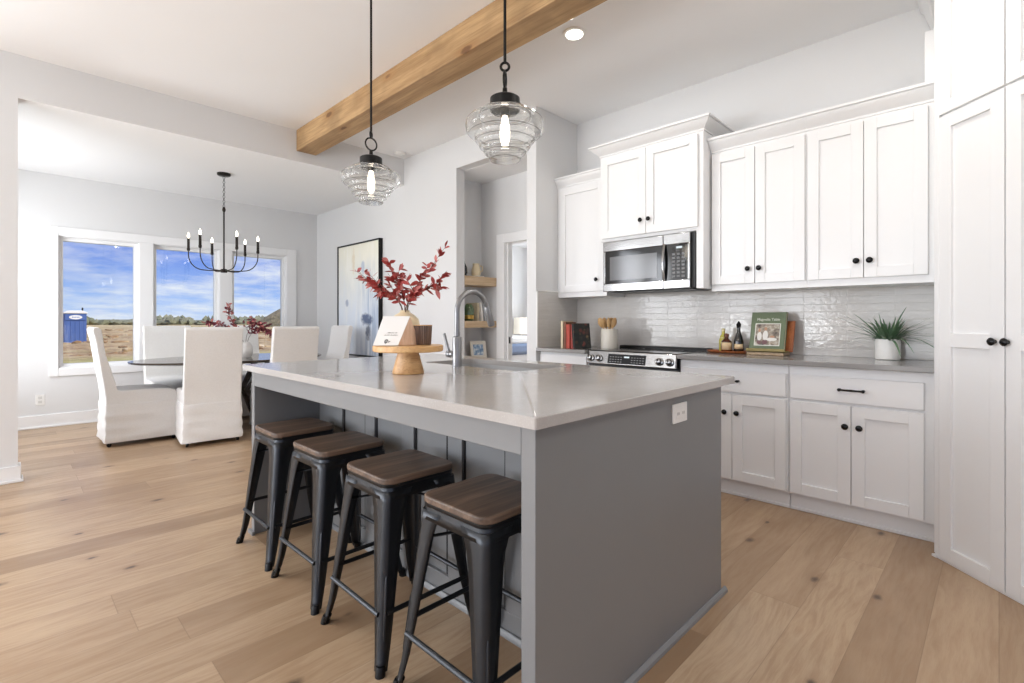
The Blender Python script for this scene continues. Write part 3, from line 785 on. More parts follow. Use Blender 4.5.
# ------------------------------------------------------------------ dining chandelier
chx, chy = 1.662, 6.0
ch = thing('chandelier', 'thin dark six-arm candle chandelier hanging over the dining table', 'chandelier', (chx, chy, DZ))
MB().lathe([(.001, -.03), (.055, -.028), (.066, -.02), (.067, 0)], (chx, chy, DZ), 28).build('canopy', M['bronze'], ch)
b = MB()
zz = DZ-.03; k = 0
while zz > 2.40:
    b.ring((chx, chy, zz-.016), .0095, .0026, (1, 0, 0) if k % 2 else (0, 1, 0), seg=16, sq=1.0 if False else 1.7); zz -= .026; k += 1
b.build('chain', M['bronze'], ch)
MB().lathe([(.001, 2.385), (.010, 2.385), (.0135, 2.372), (.018, 2.355), (.0135, 2.338), (.0085, 2.33), (.0085, 1.70), (.001, 1.70)], (chx, chy, 0), 16).build('stem', M['bronze'], ch)
MB().lathe([(.001, 1.672), (.030, 1.674), (.034, 1.68), (.034, 1.706), (.028, 1.712), (.001, 1.712)], (chx, chy, 0), 24).build('hub', M['bronze'], ch)
rt = Vector((math.cos(math.radians(45.58)), -math.sin(math.radians(45.58)), 0)); fw = Vector((rt.y*-1, rt.x, 0))
for k in range(6):
    a = math.radians(-20.6+60*k); dv = rt*math.cos(a)-fw*math.sin(a)
    c0 = Vector((chx, chy, 1.693)); Rr = .33
    pts = [c0+dv*.02, c0+dv*.14, c0+dv*.19+Vector((0, 0, .004))]
    for j in range(1, 8):
        q = PI/2*j/7
        pts.append(c0+dv*(.19+(Rr-.19)*math.sin(q))+Vector((0, 0, .004+.155*(1-math.cos(q)))))
    pts.append(c0+dv*Rr+Vector((0, 0, .20)))
    ar = MB().tube(pts, .0052, 8).build('arm', M['bronze'], ch)
    tp = pts[-1]
    MB().lathe([(.001, 0), (.012, .001), (.0155, .012), (.0155, .026), (.0135, .032), (.0125, .135), (.001, .136)], tp, 14).build('candle_sleeve', M['bronze'], ar)
    MB().lathe([(.001, .135), (.008, .138), (.0125, .155), (.011, .172), (.004, .192), (.001, .197)], tp, 12).build('bulb', M['bulb_small'], ar)

# ------------------------------------------------------------------ dining table and slipcovered chairs
tx, ty = 1.76, 5.97
tb = thing('dining_table', 'oval dark-wood pedestal dining table with a thin top in the window bay', 'table', (tx, ty, 0))
def oval(a, b_, z, n=48): return [(tx+a*math.cos(2*PI*i/n), ty+b_*math.sin(2*PI*i/n), z) for i in range(n)]
MB().loft([oval(.87, .54, .722), oval(.93, .60, .735), oval(.935, .605, .748), oval(.93, .60, .752)], True, False).build('table_top', M['darkwood'], tb)
b = MB()
for s in (-1, 1):
    for ss in (-1, 1):
        b.tube([(tx+s*.30, ty+ss*.22, .722), (tx+s*.10, ty+ss*.07, .40), (tx+s*.30, ty+ss*.26, .0)], [.035, .03, .035], 10)
b.build('pedestal', M['darkwood'], tb)
RING = None
def make_chair(ring=False):
    c = thing('dining_chair', '', 'chair', (0, 0, 0), 'slipcovered chairs around the dining table')
    W = .235
    # side profile of seat and back, y forward, closed loop
    prof = [(-.262, .36), (-.262, .45), (-.272, .55), (-.292, .68), (-.310, .82), (-.332, .96), (-.352, 1.05), (-.356, 1.072), (-.346, 1.089), (-.328, 1.094), (-.306, 1.088), (-.292, 1.07), (-.282, 1.0), (-.262, .85), (-.222, .70), (-.190, .58),
            (-.178, .525), (-.160, .508), (-.10, .506), (.0, .506), (.12, .503), (.22, .497), (.262, .487), (.282, .468), (.288, .44), (.288, .36)]
    nx = 12; b = MB(); rings = []
    for i in range(nx+1):
        u = -1+2*i/nx; ring = []
        for (y, z) in prof:
            n1 = noise.noise(Vector((u*2.1, y*5, z*5)))*.004
            pz = z + (.006*(1-u*u) if (-.17 < y < .25 and z > .49) else 0)
            py = y + n1 - (.006*(1-u*u) if z > .55 and y < -.25 else 0)
            ww_ = W*(1 - .02*max(0, (z-.6)))
            ring.append((u*ww_, py, pz+n1*.5))
        rings.append(ring)
    b.loft(rings, True, True)
    b.build('slipcover', M['fabric'], c, bevel=.012, seg=3)
    # skirt with soft pulls in the cloth
    b = MB(); rings = []; n = 128
    for k in range(13):
        z = .385-.345*k/12; ring = []
        for i in range(n):
            a = 2*PI*i/n; cc, ss = math.cos(a), math.sin(a)
            pw = 26; den = (abs(cc)**pw+abs(ss)**pw)**(1/pw)
            hx, hy = (W+.008+.010*k/12), .281+.010*k/12
            x_, y_ = hx*cc/den, hy*ss/den+.012
            wv = noise.noise(Vector((x_*3.0, y_*3.0, z*17)))*.015*min(1, k/3)+noise.noise(Vector((x_*9, y_*9, z*6)))*.005*min(1, k/2)
            if abs(abs(cc)-abs(ss)) < .18: wv -= .003
            ring.append((x_+cc*wv, y_+ss*wv, z))
        rings.append(ring)
    b.loft(rings, True, True)
    b.build('skirt', M['fabric'], c)
    for sx in (-1, 1):
        for sy in (-.235, .262):
            b = MB(); b.lathe([(.001, -.011), (.016, -.011), (.019, -.006), (.019, .006), (.016, .011), (.001, .011)], (sx*.205, sy, .019), 16, axis='x')
            b.box(sx*.205-.014, sx*.205+.014, sy-.01, sy+.01, .028, .05); b.build('caster', M['black'], c)
    return c
chair = make_chair()
def put(o, x, y, rz, lab): o.location = (x, y, 0); o.rotation_euler = (0, 0, rz); o['label'] = lab
put(chair, .90, 6.0, -PI/2, 'white slipcovered dining chair in full side view at the left end of the table')
chB = dup(chair, (1.39, 5.50, 0), -.10, 'slipcovered dining chair with its back to the kitchen, tallest beside the island corner')
dup(chair, (2.10, 5.50, 0), .02, 'slipcovered dining chair with shaded back, right of the flowers, behind the island edge')
def ringed(o):
    b = MB(); b.ring((0, -.336, .862), .026, .004, (0, 1, 0)); b.tube([(0, -.325, .888), (0, -.345, .888)], .012, 10)
    for v in b.bm.verts: pass
    me = bpy.data.meshes.new('ring_pull'); b.bm.to_mesh(me); b.bm.free(); me.materials.append(M['black'])
    r = bpy.data.objects.new('ring_pull', me); COL.objects.link(r); r.parent = o
dup(chair, (1.33, 6.62, 0), PI, 'white slipcovered dining chair on the window side, seen just right of the side-on chair')
dup(chair, (2.08, 6.62, 0), PI, 'slipcovered dining chair on the window side, mostly hidden below the burgundy flowers')
dup(chair, (2.66, 5.93, 0), PI/2, 'white slipcovered dining chair at the right end of the table, beside the painting')

# ------------------------------------------------------------------ plants and flowers
M['stem'] = plain('brown_stem', (92, 70, 54), .7)
M['redleaf'] = plain('red_leaf', (156, 56, 52), .55, nscale=60, var=.28)
M['paleleaf'] = plain('pink_leaf', (190, 112, 106), .55, nscale=60, var=.2)
M['burg'] = plain('burgundy_leaf', (122, 52, 66), .6, nscale=70, var=.3)
M['greenleaf'] = plain('grass_blade', (100, 130, 98), .5, nscale=50, var=.3)
M['cream'] = plain('cream_ceramic', (222, 204, 168), .35, nscale=8, var=.05)
M['whitecer'] = plain('white_ceramic', (238, 236, 232), .4, var=.012)

def branch(name, label, cat, group, pts, lm, n, L, seed, side=3, stem='stem', lm2=None):
    rnd = random.Random(seed); pts = [Vector(p) for p in pts]
    def at(q):
        f = q*(len(pts)-1); i = min(int(f), len(pts)-2); return pts[i].lerp(pts[i+1], f-i), (pts[i+1]-pts[i]).normalized()
    sm = [at(i/14)[0] for i in range(15)]
    o = thing(name, label, cat, pts[0], group)
    sb = MB().tube(sm, [.0026-.0017*i/14 for i in range(15)], 6)
    lb, lb2 = MB(), MB()
    tips = []
    for s in range(side):
        q = .35+.55*s/max(1, side-1) if side > 1 else .6
        p, dv = at(min(.95, q)); dd = (dv+Vector((rnd.uniform(-.9, .9), rnd.uniform(-.9, .9), rnd.uniform(-.3, .6)))).normalized()
        ln = L*rnd.uniform(1.4, 2.6); e = p+dd*ln
        sb.tube([p, p.lerp(e, .5)+Vector((0, 0, .004)), e], [.0014, .0011, .0007], 5); tips.append((p, e))
    segs = [(sm[4], sm[-1], True)]+[(a, b_, False) for a, b_ in tips]
    for k in range(n):
        if k < n*.5:
            q = .32+.68*(k/(n*.5)); p, dv = at(min(1, q))
        else:
            a, b_ = tips[k % len(tips)] if tips else (sm[6], sm[-1]); q = rnd.uniform(.3, 1.0); p = a.lerp(b_, q); dv = (b_-a).normalized()
        dd = (dv*.7+Vector((rnd.uniform(-1, 1), rnd.uniform(-1, 1), rnd.uniform(-.7, .8)))).normalized()
        up = Vector((rnd.uniform(-1, 1), rnd.uniform(-1, 1), rnd.uniform(.1, 1)))
        (lb2 if (lm2 and rnd.random() < .3) else lb).leaf(p, dd, L*rnd.uniform(.75, 1.2), L*rnd.uniform(.36, .5), up, .15, 5)
    sb.build('twig', M[stem], o)
    lb.build('leaves', M[lm], o, recalc=False)
    if lm2: lb2.build('pale_leaves', M[lm2], o, recalc=False)
    return o

# decor on the island -----------------------------------------------------------
def rf(c, r, f, z): return (c[0]+rt.x*r+fw.x*f, c[1]+rt.y*r+fw.y*f, z)      # offsets along the room's diagonal
cs = (1.275, 1.905)
cake = thing('cake_stand', 'round acacia wood cake stand with a flared pedestal on the island', 'cake stand', (cs[0], cs[1], .914))
MB().lathe([(.001, .915), (.070, .915), (.071, .920), (.046, 1.012), (.046, 1.016), (.001, 1.016)], (cs[0], cs[1], 0), 40).build('pedestal', M['acacia'], cake)
MB().lathe([(.001, 1.014), (.152, 1.014), (.156, 1.018), (.156, 1.038), (.153, 1.041), (.001, 1.041)], (cs[0], cs[1], 0), 56).build('plate', M['acacia'], cake)
# wedge-shaped card
wz = 1.042
wg = thing('card_holder', 'triangular wooden wedge with a white printed card on its front, on the cake stand', 'card holder', (cs[0], cs[1], wz))
def wp(r, f, z): return rf(cs, r, f, wz+z)
A_, B_, C_ = (-.118, -.062), (-.118, .058), (-.118, .0)
# wedge: front-bottom, back-bottom, ridge; leans so the ridge sits right of the base
tri = lambda r0, rr: [wp(r0, -.075, 0), wp(r0+.082, .02, 0), wp(rr, -.012, .128)]
b = MB(); b.loft([tri(-.135, -.105), tri(-.030, .010)], True, False); b.build('wedge', M['pinkwood'], wg, bevel=.001)
L0, R0 = tri(-.138, -.108), tri(-.029, .011)
nf = (Vector(R0[0])-Vector(L0[0])).cross(Vector(L0[2])-Vector(L0[0])).normalized()
if nf.dot(-fw) < 0: nf = -nf
q = [Vector(L0[0]), Vector(R0[0]), Vector(R0[2]), Vector(L0[2])]
b = MB().hexa([p+nf*.0005 for p in q]+[p+nf*.004 for p in q]); b.build('card', plain('white_card', (232, 230, 226), .5, var=.03, nscale=20), wg)
def cardp(u, v, n=.0048): return q[0].lerp(q[1], u).lerp(q[3].lerp(q[2], u), v)+nf*n
b = MB(); rr = random.Random(3)
for v, u0, u1 in ((.41, .40, .80), (.33, .30, .82), ):
    u = u0
    while u < u1:
        w_ = rr.uniform(.012, .03)
        b.tube([cardp(u, v), cardp(u+w_*.5, v+rr.uniform(.01, .035)), cardp(u+w_, v)], .0007, 5); u += w_+rr.uniform(.006, .02)
b.build('handwriting', plain('card_ink', (150, 146, 142), .6), wg)
b = MB(); pp = [cardp(.47+.065*math.cos(a*.5)*(1-a*.03), .13+.06*math.sin(a*.5), .005) for a in range(0, 13)]
b.tube(pp, .0017, 6); b.tube([cardp(.44, .08, .005), cardp(.5, .17, .005), cardp(.56, .10, .005), cardp(.63, .14, .005)], .0014, 6); b.build('monogram', plain('card_ink_dark', (84, 82, 80), .6), wg)
# candle
cdl = rf(cs, .062, .025, 0)
can = thing('candle', 'dark ribbed wooden candle cup on the right of the cake stand', 'candle', (cdl[0], cdl[1], wz))
b = MB(); n = 48
def rib(r, z): return [(cdl[0]+(r+.0014*math.cos(i*PI))*math.cos(2*PI*i/n), cdl[1]+(r+.0014*math.cos(i*PI))*math.sin(2*PI*i/n), z) for i in range(n)]
b.loft([rib(.033, wz), rib(.0355, wz+.004), rib(.040, wz+.084), rib(.040, wz+.087), rib(.037, wz+.087), rib(.036, wz+.075)], True, False)
b.build('cup', wood('candle_cup_wood', (88, 68, 58), (120, 96, 82), (56, 42, 36), 'z', 2, .5), can)
MB().lathe([(.001, 0), (.036, 0), (.036, .003), (.001, .0035)], (cdl[0], cdl[1], wz+.075), 24).build('wax', M['cream'], can)
MB().lathe([(.0375, 0), (.0425, 0), (.0425, .003), (.0375, .003)], (cdl[0], cdl[1], wz+.087), 32, caps=False).build('rim', M['acacia'], can)
# vase
vc = rf(cs, -.034, .085, 0)
MBv = MB().lathe([(r*1.13, z) for r, z in [(.001, 0), (.030, .001), (.034, .004), (.052, .03), (.062, .065), (.063, .09), (.056, .118), (.040, .136), (.024, .146), (.019, .152), (.021, .158), (.017, .158), (.016, .15), (.020, .143), (.050, .10), (.050, .06), (.03, .02), (.001, .012)]], (vc[0], vc[1], wz), 40)
tag(MBv.build('vase', M['cream']), 'round cream ceramic vase holding red branches behind the card', 'vase')
vt = (vc[0], vc[1], wz+.10)
def bp(*L): return [vt]+[rf(vc, r, f, z) for r, f, z in L]
G = 'red-leaved branches in the cream vase'
branch('leaf_branch', 'long red-leaved branch arching left across the painting', 'branch', G, bp((-.02, 0, 1.23), (-.08, .0, 1.29), (-.135, -.01, 1.325), (-.185, -.02, 1.345)), 'redleaf', 44, .042, 1, 3, lm2='paleleaf')
branch('leaf_branch', 'tallest red-leaved branch reaching to the upper right', 'branch', G, bp((.015, 0, 1.24), (.055, .0, 1.31), (.09, .0, 1.37), (.15, .01, 1.43)), 'redleaf', 56, .042, 2, 4, lm2='paleleaf')
branch('leaf_branch', 'red-leaved branch leaning right above the candle', 'branch', G, bp((.02, -.01, 1.23), (.07, -.01, 1.28), (.12, -.02, 1.31), (.175, -.02, 1.335)), 'redleaf', 44, .042, 3, 3, lm2='paleleaf')
branch('leaf_branch', 'upright red-leaved branch in the middle of the vase', 'branch', G, bp((.0, .0, 1.23), (-.02, .02, 1.29), (-.045, .02, 1.33), (-.055, .02, 1.37)), 'redleaf', 60, .042, 4, 4, lm2='paleleaf')
branch('leaf_branch', 'short dense red branch drooping left over the vase rim', 'branch', G, bp((-.01, -.02, 1.22), (-.04, -.03, 1.265), (-.075, -.04, 1.285), (-.11, -.05, 1.29)), 'redleaf', 50, .042, 5, 3, lm2='paleleaf')
branch('leaf_branch', 'short red branch spilling forward low over the vase', 'branch', G, bp((.01, -.03, 1.21), (.03, -.05, 1.245), (.05, -.06, 1.27), (.06, -.07, 1.29)), 'redleaf', 40, .042, 6, 2, lm2='paleleaf')

# dining centrepiece
fc = (1.86, 5.95)
MB_ = MB().lathe([(.001, 0), (.06, 0), (.075, .03), (.08, .09), (.062, .14), (.045, .16), (.048, .17), (.042, .17), (.04, .16), (.07, .09), (.06, .02), (.001, .012)], (fc[0], fc[1], .752), 32)
tag(MB_.build('vase', M['whitecer']), 'white vase of burgundy stems on the dining table', 'vase')
G2 = 'burgundy sprays on the dining table'
def fp(*L): return [(fc[0], fc[1], .86)]+[rf(fc, r, f, z) for r, f, z in L]
branch('flower_spray', 'tall airy pink and burgundy spray rising against the window mullion', 'flowers', G2, fp((-.05, 0, 1.0), (-.13, 0, 1.12), (-.18, 0, 1.22), (-.17, 0, 1.31)), 'paleleaf', 90, .044, 11, 8, lm2='burg')
branch('flower_spray', 'burgundy spray reaching left above the chair back', 'flowers', G2, fp((-.10, 0, 1.0), (-.21, 0, 1.08), (-.31, 0, 1.13), (-.40, 0, 1.12)), 'burg', 80, .048, 12, 7, lm2='paleleaf')
branch('flower_spray', 'dense burgundy spray drooping right of the chair back', 'flowers', G2, fp((.05, 0, .99), (.13, -.02, 1.06), (.21, -.04, 1.07), (.29, -.05, 1.03)), 'burg', 150, .052, 13, 9, lm2='paleleaf')
branch('flower_spray', 'burgundy spray in the middle, low behind the chair back', 'flowers', G2, fp((.03, -.03, .99), (.08, -.05, 1.08), (.12, -.06, 1.13), (.2, -.06, 1.14)), 'burg', 70, .044, 14, 7, lm2='paleleaf')

# painting
pa = thing('painting', 'tall abstract painting in a thin black frame on the white dining wall', 'painting', (AX, 6.06, 1.43))
py0, py1, pz0, pz1 = 5.49, 6.60, .69, 2.182
b = MB(); 
for q in ((py0, py0+.018, pz0, pz1), (py1-.018, py1, pz0, pz1), (py0, py1, pz0, pz0+.018), (py0, py1, pz1-.018, pz1)): b.box(AX-.052, AX-.001, q[0], q[1], q[2], q[3])
b.build('frame', M['black'], pa, bevel=.001)
def artfn(t):
    o = t.obj(); x, y, z = t.xyz(o)        # local: y -.55..+.54 (right..left), z -.74..+.75
    wv = t.noise(t.comb(0.0, t.m('MULTIPLY', y, 6.0), t.m('MULTIPLY', z, 1.6)), 1.0, 5, .65)
    c = t.mix(t.step(t.m('ADD', z, t.m('MULTIPLY', wv, .9)), .2, 1.1), lin((226, 232, 240)), lin((240, 237, 222)))
    c = t.mix(t.m('MULTIPLY', t.step(wv, .5, .68), .5), c, lin((248, 248, 246)))
    str_ = t.noise(t.comb(0.0, t.m('MULTIPLY', y, 9.0), t.m('MULTIPLY', z, 1.0)), 1.3, 4, .6)
    side = t.m('MULTIPLY', t.step(t.m('MULTIPLY', y, -1.0), -.05, .25), t.m('SUBTRACT', 1.0, t.step(z, .05, .55)))
    c = t.mix(t.m('MULTIPLY', t.m('MULTIPLY', side, t.step(str_, .42, .6)), .75), c, lin((152, 172, 198)))
    def blob(yc, zc, ry, rz, col, a, c):
        dd = t.m('ADD', t.m('POWER', t.m('DIVIDE', t.m('SUBTRACT', y, yc), ry), 2.0), t.m('POWER', t.m('DIVIDE', t.m('SUBTRACT', z, zc), rz), 2.0))
        dd = t.m('ADD', dd, t.m('MULTIPLY', t.m('SUBTRACT', t.noise(o, 11, 5, .7), .5), 2.6))
        return t.mix(t.m('MULTIPLY', t.m('SUBTRACT', 1.0, t.step(dd, .3, 1.1)), a), c, lin(col))
    c = blob(-.25, -.26, .16, .09, (70, 88, 122), .9, c)
    c = blob(-.28, -.42, .07, .12, (64, 74, 98), .8, c)
    c = blob(.28, -.04, .05, .06, (128, 144, 176), .6, c)
    c = blob(-.15, .42, .05, .10, (178, 192, 212), .8, c)
    c = blob(.10, .50, .04, .20, (222, 204, 170), .5, c)
    t.out(t.bsdf(col=c, rough=.6))
MB().box(AX-.04, AX-.02, py0+.017, py1-.017, pz0+.017, pz1-.017).build('canvas', mat('abstract_canvas', artfn), pa)

ol = thing('wall_outlet', 'small white wall outlet low on the wall left of the window', 'outlet', (.265, WY, .30))
MB().box(.228, .302, WY-.006, WY, .245, .36).build('plate', M['white_plastic'], ol, bevel=.002)
for z in (.28, .325):
    MB().box(.25, .28, WY-.008, WY-.005, z-.014, z+.014).build('socket', plain('socket_grey', (205, 204, 200), .4), ol, bevel=.003)

# ------------------------------------------------------------------ niche shelves beside the hall door
G3 = 'floating oak shelves in the hall niche'
for z0, z1, lab in ((1.537, 1.634, 'upper chunky oak floating shelf holding the pitcher'), (1.078, 1.150, 'middle chunky oak floating shelf with glass vase and books'), (.655, .73, 'lowest oak floating shelf holding the framed photo')):
    tag(MB().box(AX+.112, 3.879, 4.04, 4.299, z0, z1).build('floating_shelf', M['shelfwood'], bevel=.003), lab, 'shelf', G3)
zs_ = 1.634
b = MB().lathe([(.001, 0), (.07, 0), (.085, .008), (.084, .012), (.001, .010)], (3.665, 4.14, zs_), 32)
tag(b.build('plate', M['whitecer']), 'small white plate under the pitcher on the upper shelf', 'plate')
pt = thing('pitcher', 'cream pottery pitcher on the upper niche shelf', 'pitcher', (3.655, 4.14, zs_+.012))
MB().lathe([(.001, 0), (.040, 0), (.050, .02), (.052, .06), (.044, .095), (.036, .118), (.040, .138), (.036, .138), (.032, .118), (.04, .09), (.046, .05), (.001, .01)], (3.655, 4.14, zs_+.012), 28).build('body', M['cream'], pt)
MB().tube([(3.695, 4.12, zs_+.13), (3.722, 4.11, zs_+.12), (3.725, 4.11, zs_+.08), (3.70, 4.12, zs_+.055)], .006, 8).build('handle', M['cream'], pt)
b = MB().lathe([(.001, 0), (.035, 0), (.05, .04), (.045, .10), (.02, .15), (.014, .19), (.018, .195), (.001, .195)], (3.475, 4.15, zs_), 24)
tag(b.build('bottle_vase', plain('dark_glaze', (44, 44, 46), .25)), 'dark glazed bottle vase at the left end of the upper shelf', 'vase')
zs_ = 1.150
gv = thing('glass_vase', 'green glass vase with a brass band on the middle niche shelf', 'vase', (3.56, 4.15, zs_))
MB().lathe([(.001, .0), (.045, .0), (.052, .01), (.055, .05), (.056, .11), (.05, .15), (.035, .175), (.033, .185), (.029, .185), (.031, .172), (.046, .148), (.051, .11), (.05, .05), (.04, .012), (.001, .010)], (3.56, 4.15, zs_), 32).build('glass_body',
    mat('green_glass', lambda t: t.out(t.bsdf(col=lin((150, 178, 128)), rough=.05, trans=.75))), gv)
MB().lathe([(.0555, .022), (.058, .024), (.058, .062), (.0555, .064)], (3.56, 4.15, zs_), 32, caps=False).build('brass_band', plain('brass', (188, 150, 78), .3, 1.0), gv)
b = MB(); rr = random.Random(8)
for k in range(26):
    a = rr.uniform(0, 2*PI); b.leaf((3.56+.02*math.cos(a), 4.15+.02*math.sin(a), zs_+.15), (math.cos(a), math.sin(a), rr.uniform(.1, 1.0)), rr.uniform(.05, .10), .012, (0, 0, 1), rr.uniform(.3, 1.1), 4)
tag(b.build('greenery', M['greenleaf'], recalc=False), 'trailing green foliage in the glass vase on the middle shelf', 'foliage')
def book(name, label, cx_, cy_, z, w_, d_, h_, cm, rz=0, tilt=0, group=None, axis='x', spinec=None):
    """standing book: thickness w_, depth d_, height h_ ; spine faces -y locally"""
    o = thing(name, label, 'book', (cx_, cy_, z), group)
    cv = .003
    b = MB(); b.box(-w_/2, -w_/2+cv, -d_/2, d_/2, 0, h_); b.box(w_/2-cv, w_/2, -d_/2, d_/2, 0, h_); b.box(-w_/2, w_/2, -d_/2-.001, -d_/2+cv, 0, h_)
    mk = lambda bb, nm, mm, **k: bb.build(nm, mm, None, **k)
    c1 = mk(b, 'cover', M[cm] if isinstance(cm, str) else cm, bevel=.001); c1.parent = o
    c2 = mk(MB().box(-w_/2+cv, w_/2-cv, -d_/2+cv, d_/2-.004, .004, h_-.004), 'pages', M['paper']); c2.parent = o
    o.rotation_euler = (0, tilt, rz); return o
M['paper'] = plain('page_block', (228, 216, 190), .8, nscale=200, var=.06)
M['bk_red'] = plain('red_cloth', (170, 62, 44), .6, var=.1)
M['bk_red2'] = plain('rust_cloth', (150, 52, 40), .6, var=.1)
M['bk_white'] = plain('white_cloth', (226, 222, 216), .6)
M['bk_grey'] = plain('grey_cloth', (176, 178, 182), .6)
M['bk_sand'] = plain('sand_cloth', (206, 190, 160), .6)
book('book', 'sand-coloured book standing behind the glass vase on the middle shelf', 3.655, 4.19, 1.150, .03, .15, .20, 'bk_sand', rz=.2)
book('book', 'white book leaning on the middle shelf, left of the grey one', 3.716, 4.165, 1.150, .026, .14, .205, 'bk_white', tilt=-.14)
book('book', 'grey book leaning at the right end of the middle shelf', 3.762, 4.165, 1.150, .024, .14, .185, 'bk_grey', tilt=-.2)
pf = thing('photo_frame', 'small white frame with a blue picture leaning on the lowest shelf', 'photo frame', (3.70, 4.14, .73))
fr_ = MB()
for q in ((-.095, -.062, 0, .20), (.062, .095, 0, .20), (-.062, .062, 0, .04), (-.062, .062, .16, .20)): fr_.box(q[0], q[1], -.008, .008, q[2], q[3])
f1 = fr_.build('frame', plain('limewash_frame', (222, 216, 204), .6), bevel=.002); f1.parent = pf
f2 = MB().box(-.063, .063, -.002, .004, .038, .162).build('picture', mat('blue_print', lambda t: t.out(t.bsdf(col=t.ramp(t.noise(t.obj(), 26, 4), [(.35, lin((236, 236, 232))), (.5, lin((150, 176, 200))), (.65, lin((88, 120, 160)))]), rough=.4)))); f2.parent = pf
pf.rotation_euler = (-.22, 0, -.3)

# ------------------------------------------------------------------ things on the kitchen worktop
zc = .915
# books at the left end
GB = 'recipe books left of the range'
book('book', 'slim cream book at the left of the recipe books by the wall', 3.50, 2.745, zc, .022, .17, .235, 'bk_sand', rz=-PI/2+.12, group=GB)
book('book', 'brown-edged book between the cream and red recipe books', 3.50, 2.712, zc, .02, .17, .225, plain('brown_cloth', (120, 74, 52), .6), rz=-PI/2+.10, group=GB)
book('book', 'bright red cloth recipe book, wider spine', 3.47, 2.655, zc, .036, .16, .205, 'bk_red', rz=-PI/2+.08, tilt=0, group=GB)
book('book', 'darker rust-red recipe book against the patterned one', 3.47, 2.612, zc, .022, .16, .20, 'bk_red2', rz=-PI/2+.06, group=GB)
def florfn(t):
    o = t.obj(); vo = t.n('ShaderNodeTexVoronoi', {'Vector': o, 'Scale': 26.0})
    c = t.ramp(t.xyz(vo.outputs['Color'])[0], [(0, lin((38, 42, 40))), (.45, lin((52, 52, 46))), (.6, lin((120, 56, 50))), (.8, lin((70, 76, 52))), (1, lin((176, 140, 96)))])
    c = t.mix(t.step(vo.outputs['Distance'], .25, .6), c, lin((34, 36, 36)))
    t.out(t.bsdf(col=c, rough=.5))
fb = book('book', 'dark floral-patterned recipe book leaning at the right of the row', 3.455, 2.545, zc, .03, .165, .215, mat('floral_cover', florfn), rz=-PI/2-.35, group=GB)
fb.rotation_euler = (0.0, -.13, -PI/2-.35)
# crock of spoons
crx = 3.60; cry = 2.37
tag(MB().lathe([(.001, 0), (.066, 0), (.071, .004), (.071, .164), (.069, .168), (.064, .166), (.063, .015), (.001, .012)], (crx, cry, zc), 40).build('utensil_crock', plain('stoneware', (206, 200, 188), .35, nscale=8, var=.05)), 'pale stoneware crock full of wooden spoons beside the range', 'crock')
GS = 'wooden spoons in the crock'
for k, (r, f, ang, wd, lab) in enumerate(((-.035, .0, -.62, .058, 'broad wooden spatula leaning furthest left in the crock'), (-.018, .025, -.32, .046, 'wooden spoon second from left in the crock'), (.0, -.01, -.05, .036, 'upright wooden spoon in the middle of the crock'),
                                    (.018, .01, .22, .05, 'pale wooden spoon right of the middle in the crock'), (.036, -.005, .45, .046, 'wooden spoon leaning furthest right in the crock'))):
    o = thing('wooden_spoon', lab, 'spoon', (crx, cry, zc+.02), GS)
    b0 = Vector(rf((crx, cry), -r*.6, f, zc+.02)); up_ = (Vector((0, 0, 1))+rt*math.tan(ang)*.62).normalized()
    hl = .185/up_.z
    b = MB().tube([b0, b0+up_*hl*.5, b0+up_*hl], [.006, .005, .0055], 10); b.build('handle', M['spoonwood'], o)
    b = MB(); rings = []
    hb = b0+up_*(hl-.025)
    sd = up_.cross(fw).normalized(); th = sd.cross(up_).normalized()
    for j in range(9):
        s_ = j/8; ww2 = wd/2*(.16+.84*math.sin(PI*min(1, .12+s_*.80)))
        rings.append([hb+up_*(.085*s_)+sd*ww2*math.cos(2*PI*i/12)+th*(.005*math.sin(2*PI*i/12)-.008*math.sin(PI*s_)) for i in range(12)])
    b.loft(rings, True, True); b.build('bowl', M['spoonwood'], o)
# tray and bottles
tr = (3.735, 1.425)
b = MB(); n = 40
def ov(a, c, z): return [rf(tr, a*math.cos(2*PI*i/n), c*math.sin(2*PI*i/n), z) for i in range(n)]
def rotY(a, c, z, n=40): return [(tr[0]+c*math.sin(2*PI*i/n), tr[1]+a*math.cos(2*PI*i/n), z) for i in range(n)]
b.loft([rotY(.135, .075, zc), rotY(.150, .090, zc+.004), rotY(.160, .10, zc+.016), rotY(.156, .096, zc+.018), rotY(.145, .086, zc+.010), rotY(.01, .01, zc+.009)], True, True)
tag(b.build('tray', M['redwood']), 'oval reddish wooden tray with three bottles on the worktop', 'tray')
zt_ = zc+.0105
def bottle(name, label, x, y, prof, gm, capm, capp, labm=None, labz=(.02, .06), neckm=None, neckp=None):
    o = thing(name, label, 'bottle', (x, y, zt_))
    MB().lathe(prof, (x, y, zt_), 28).build('glass_body', gm, o)
    MB().lathe(capp, (x, y, zt_), 20).build('cap', capm, o)
    if labm:
        r = max(p[0] for p in prof)+.0006
        b = MB(); a0 = math.atan2(-y, -x)
        ring0 = [(x+r*math.cos(a0+(-1+2*i/14)*1.0), y+r*math.sin(a0+(-1+2*i/14)*1.0)) for i in range(15)]
        b.loft([[(p[0], p[1], zt_+labz[0]) for p in ring0], [(p[0], p[1], zt_+labz[1]) for p in ring0]], False, True, closed=False)
        b.build('bottle_label', labm, o, solid=.0006)
    if neckp: MB().lathe(neckp, (x, y, zt_), 20, caps=False).build('neck_foil', neckm, o)
    return o
M['oil'] = plain('golden_oil', (196, 186, 84), .08, spec=.7); M['amber'] = plain('amber_glass', (84, 44, 28), .08, spec=.7)
M['dkglass'] = plain('dark_green_glass', (24, 26, 24), .06, spec=.8); M['paperlab'] = plain('parchment_label', (216, 190, 150), .6, nscale=90, var=.15)
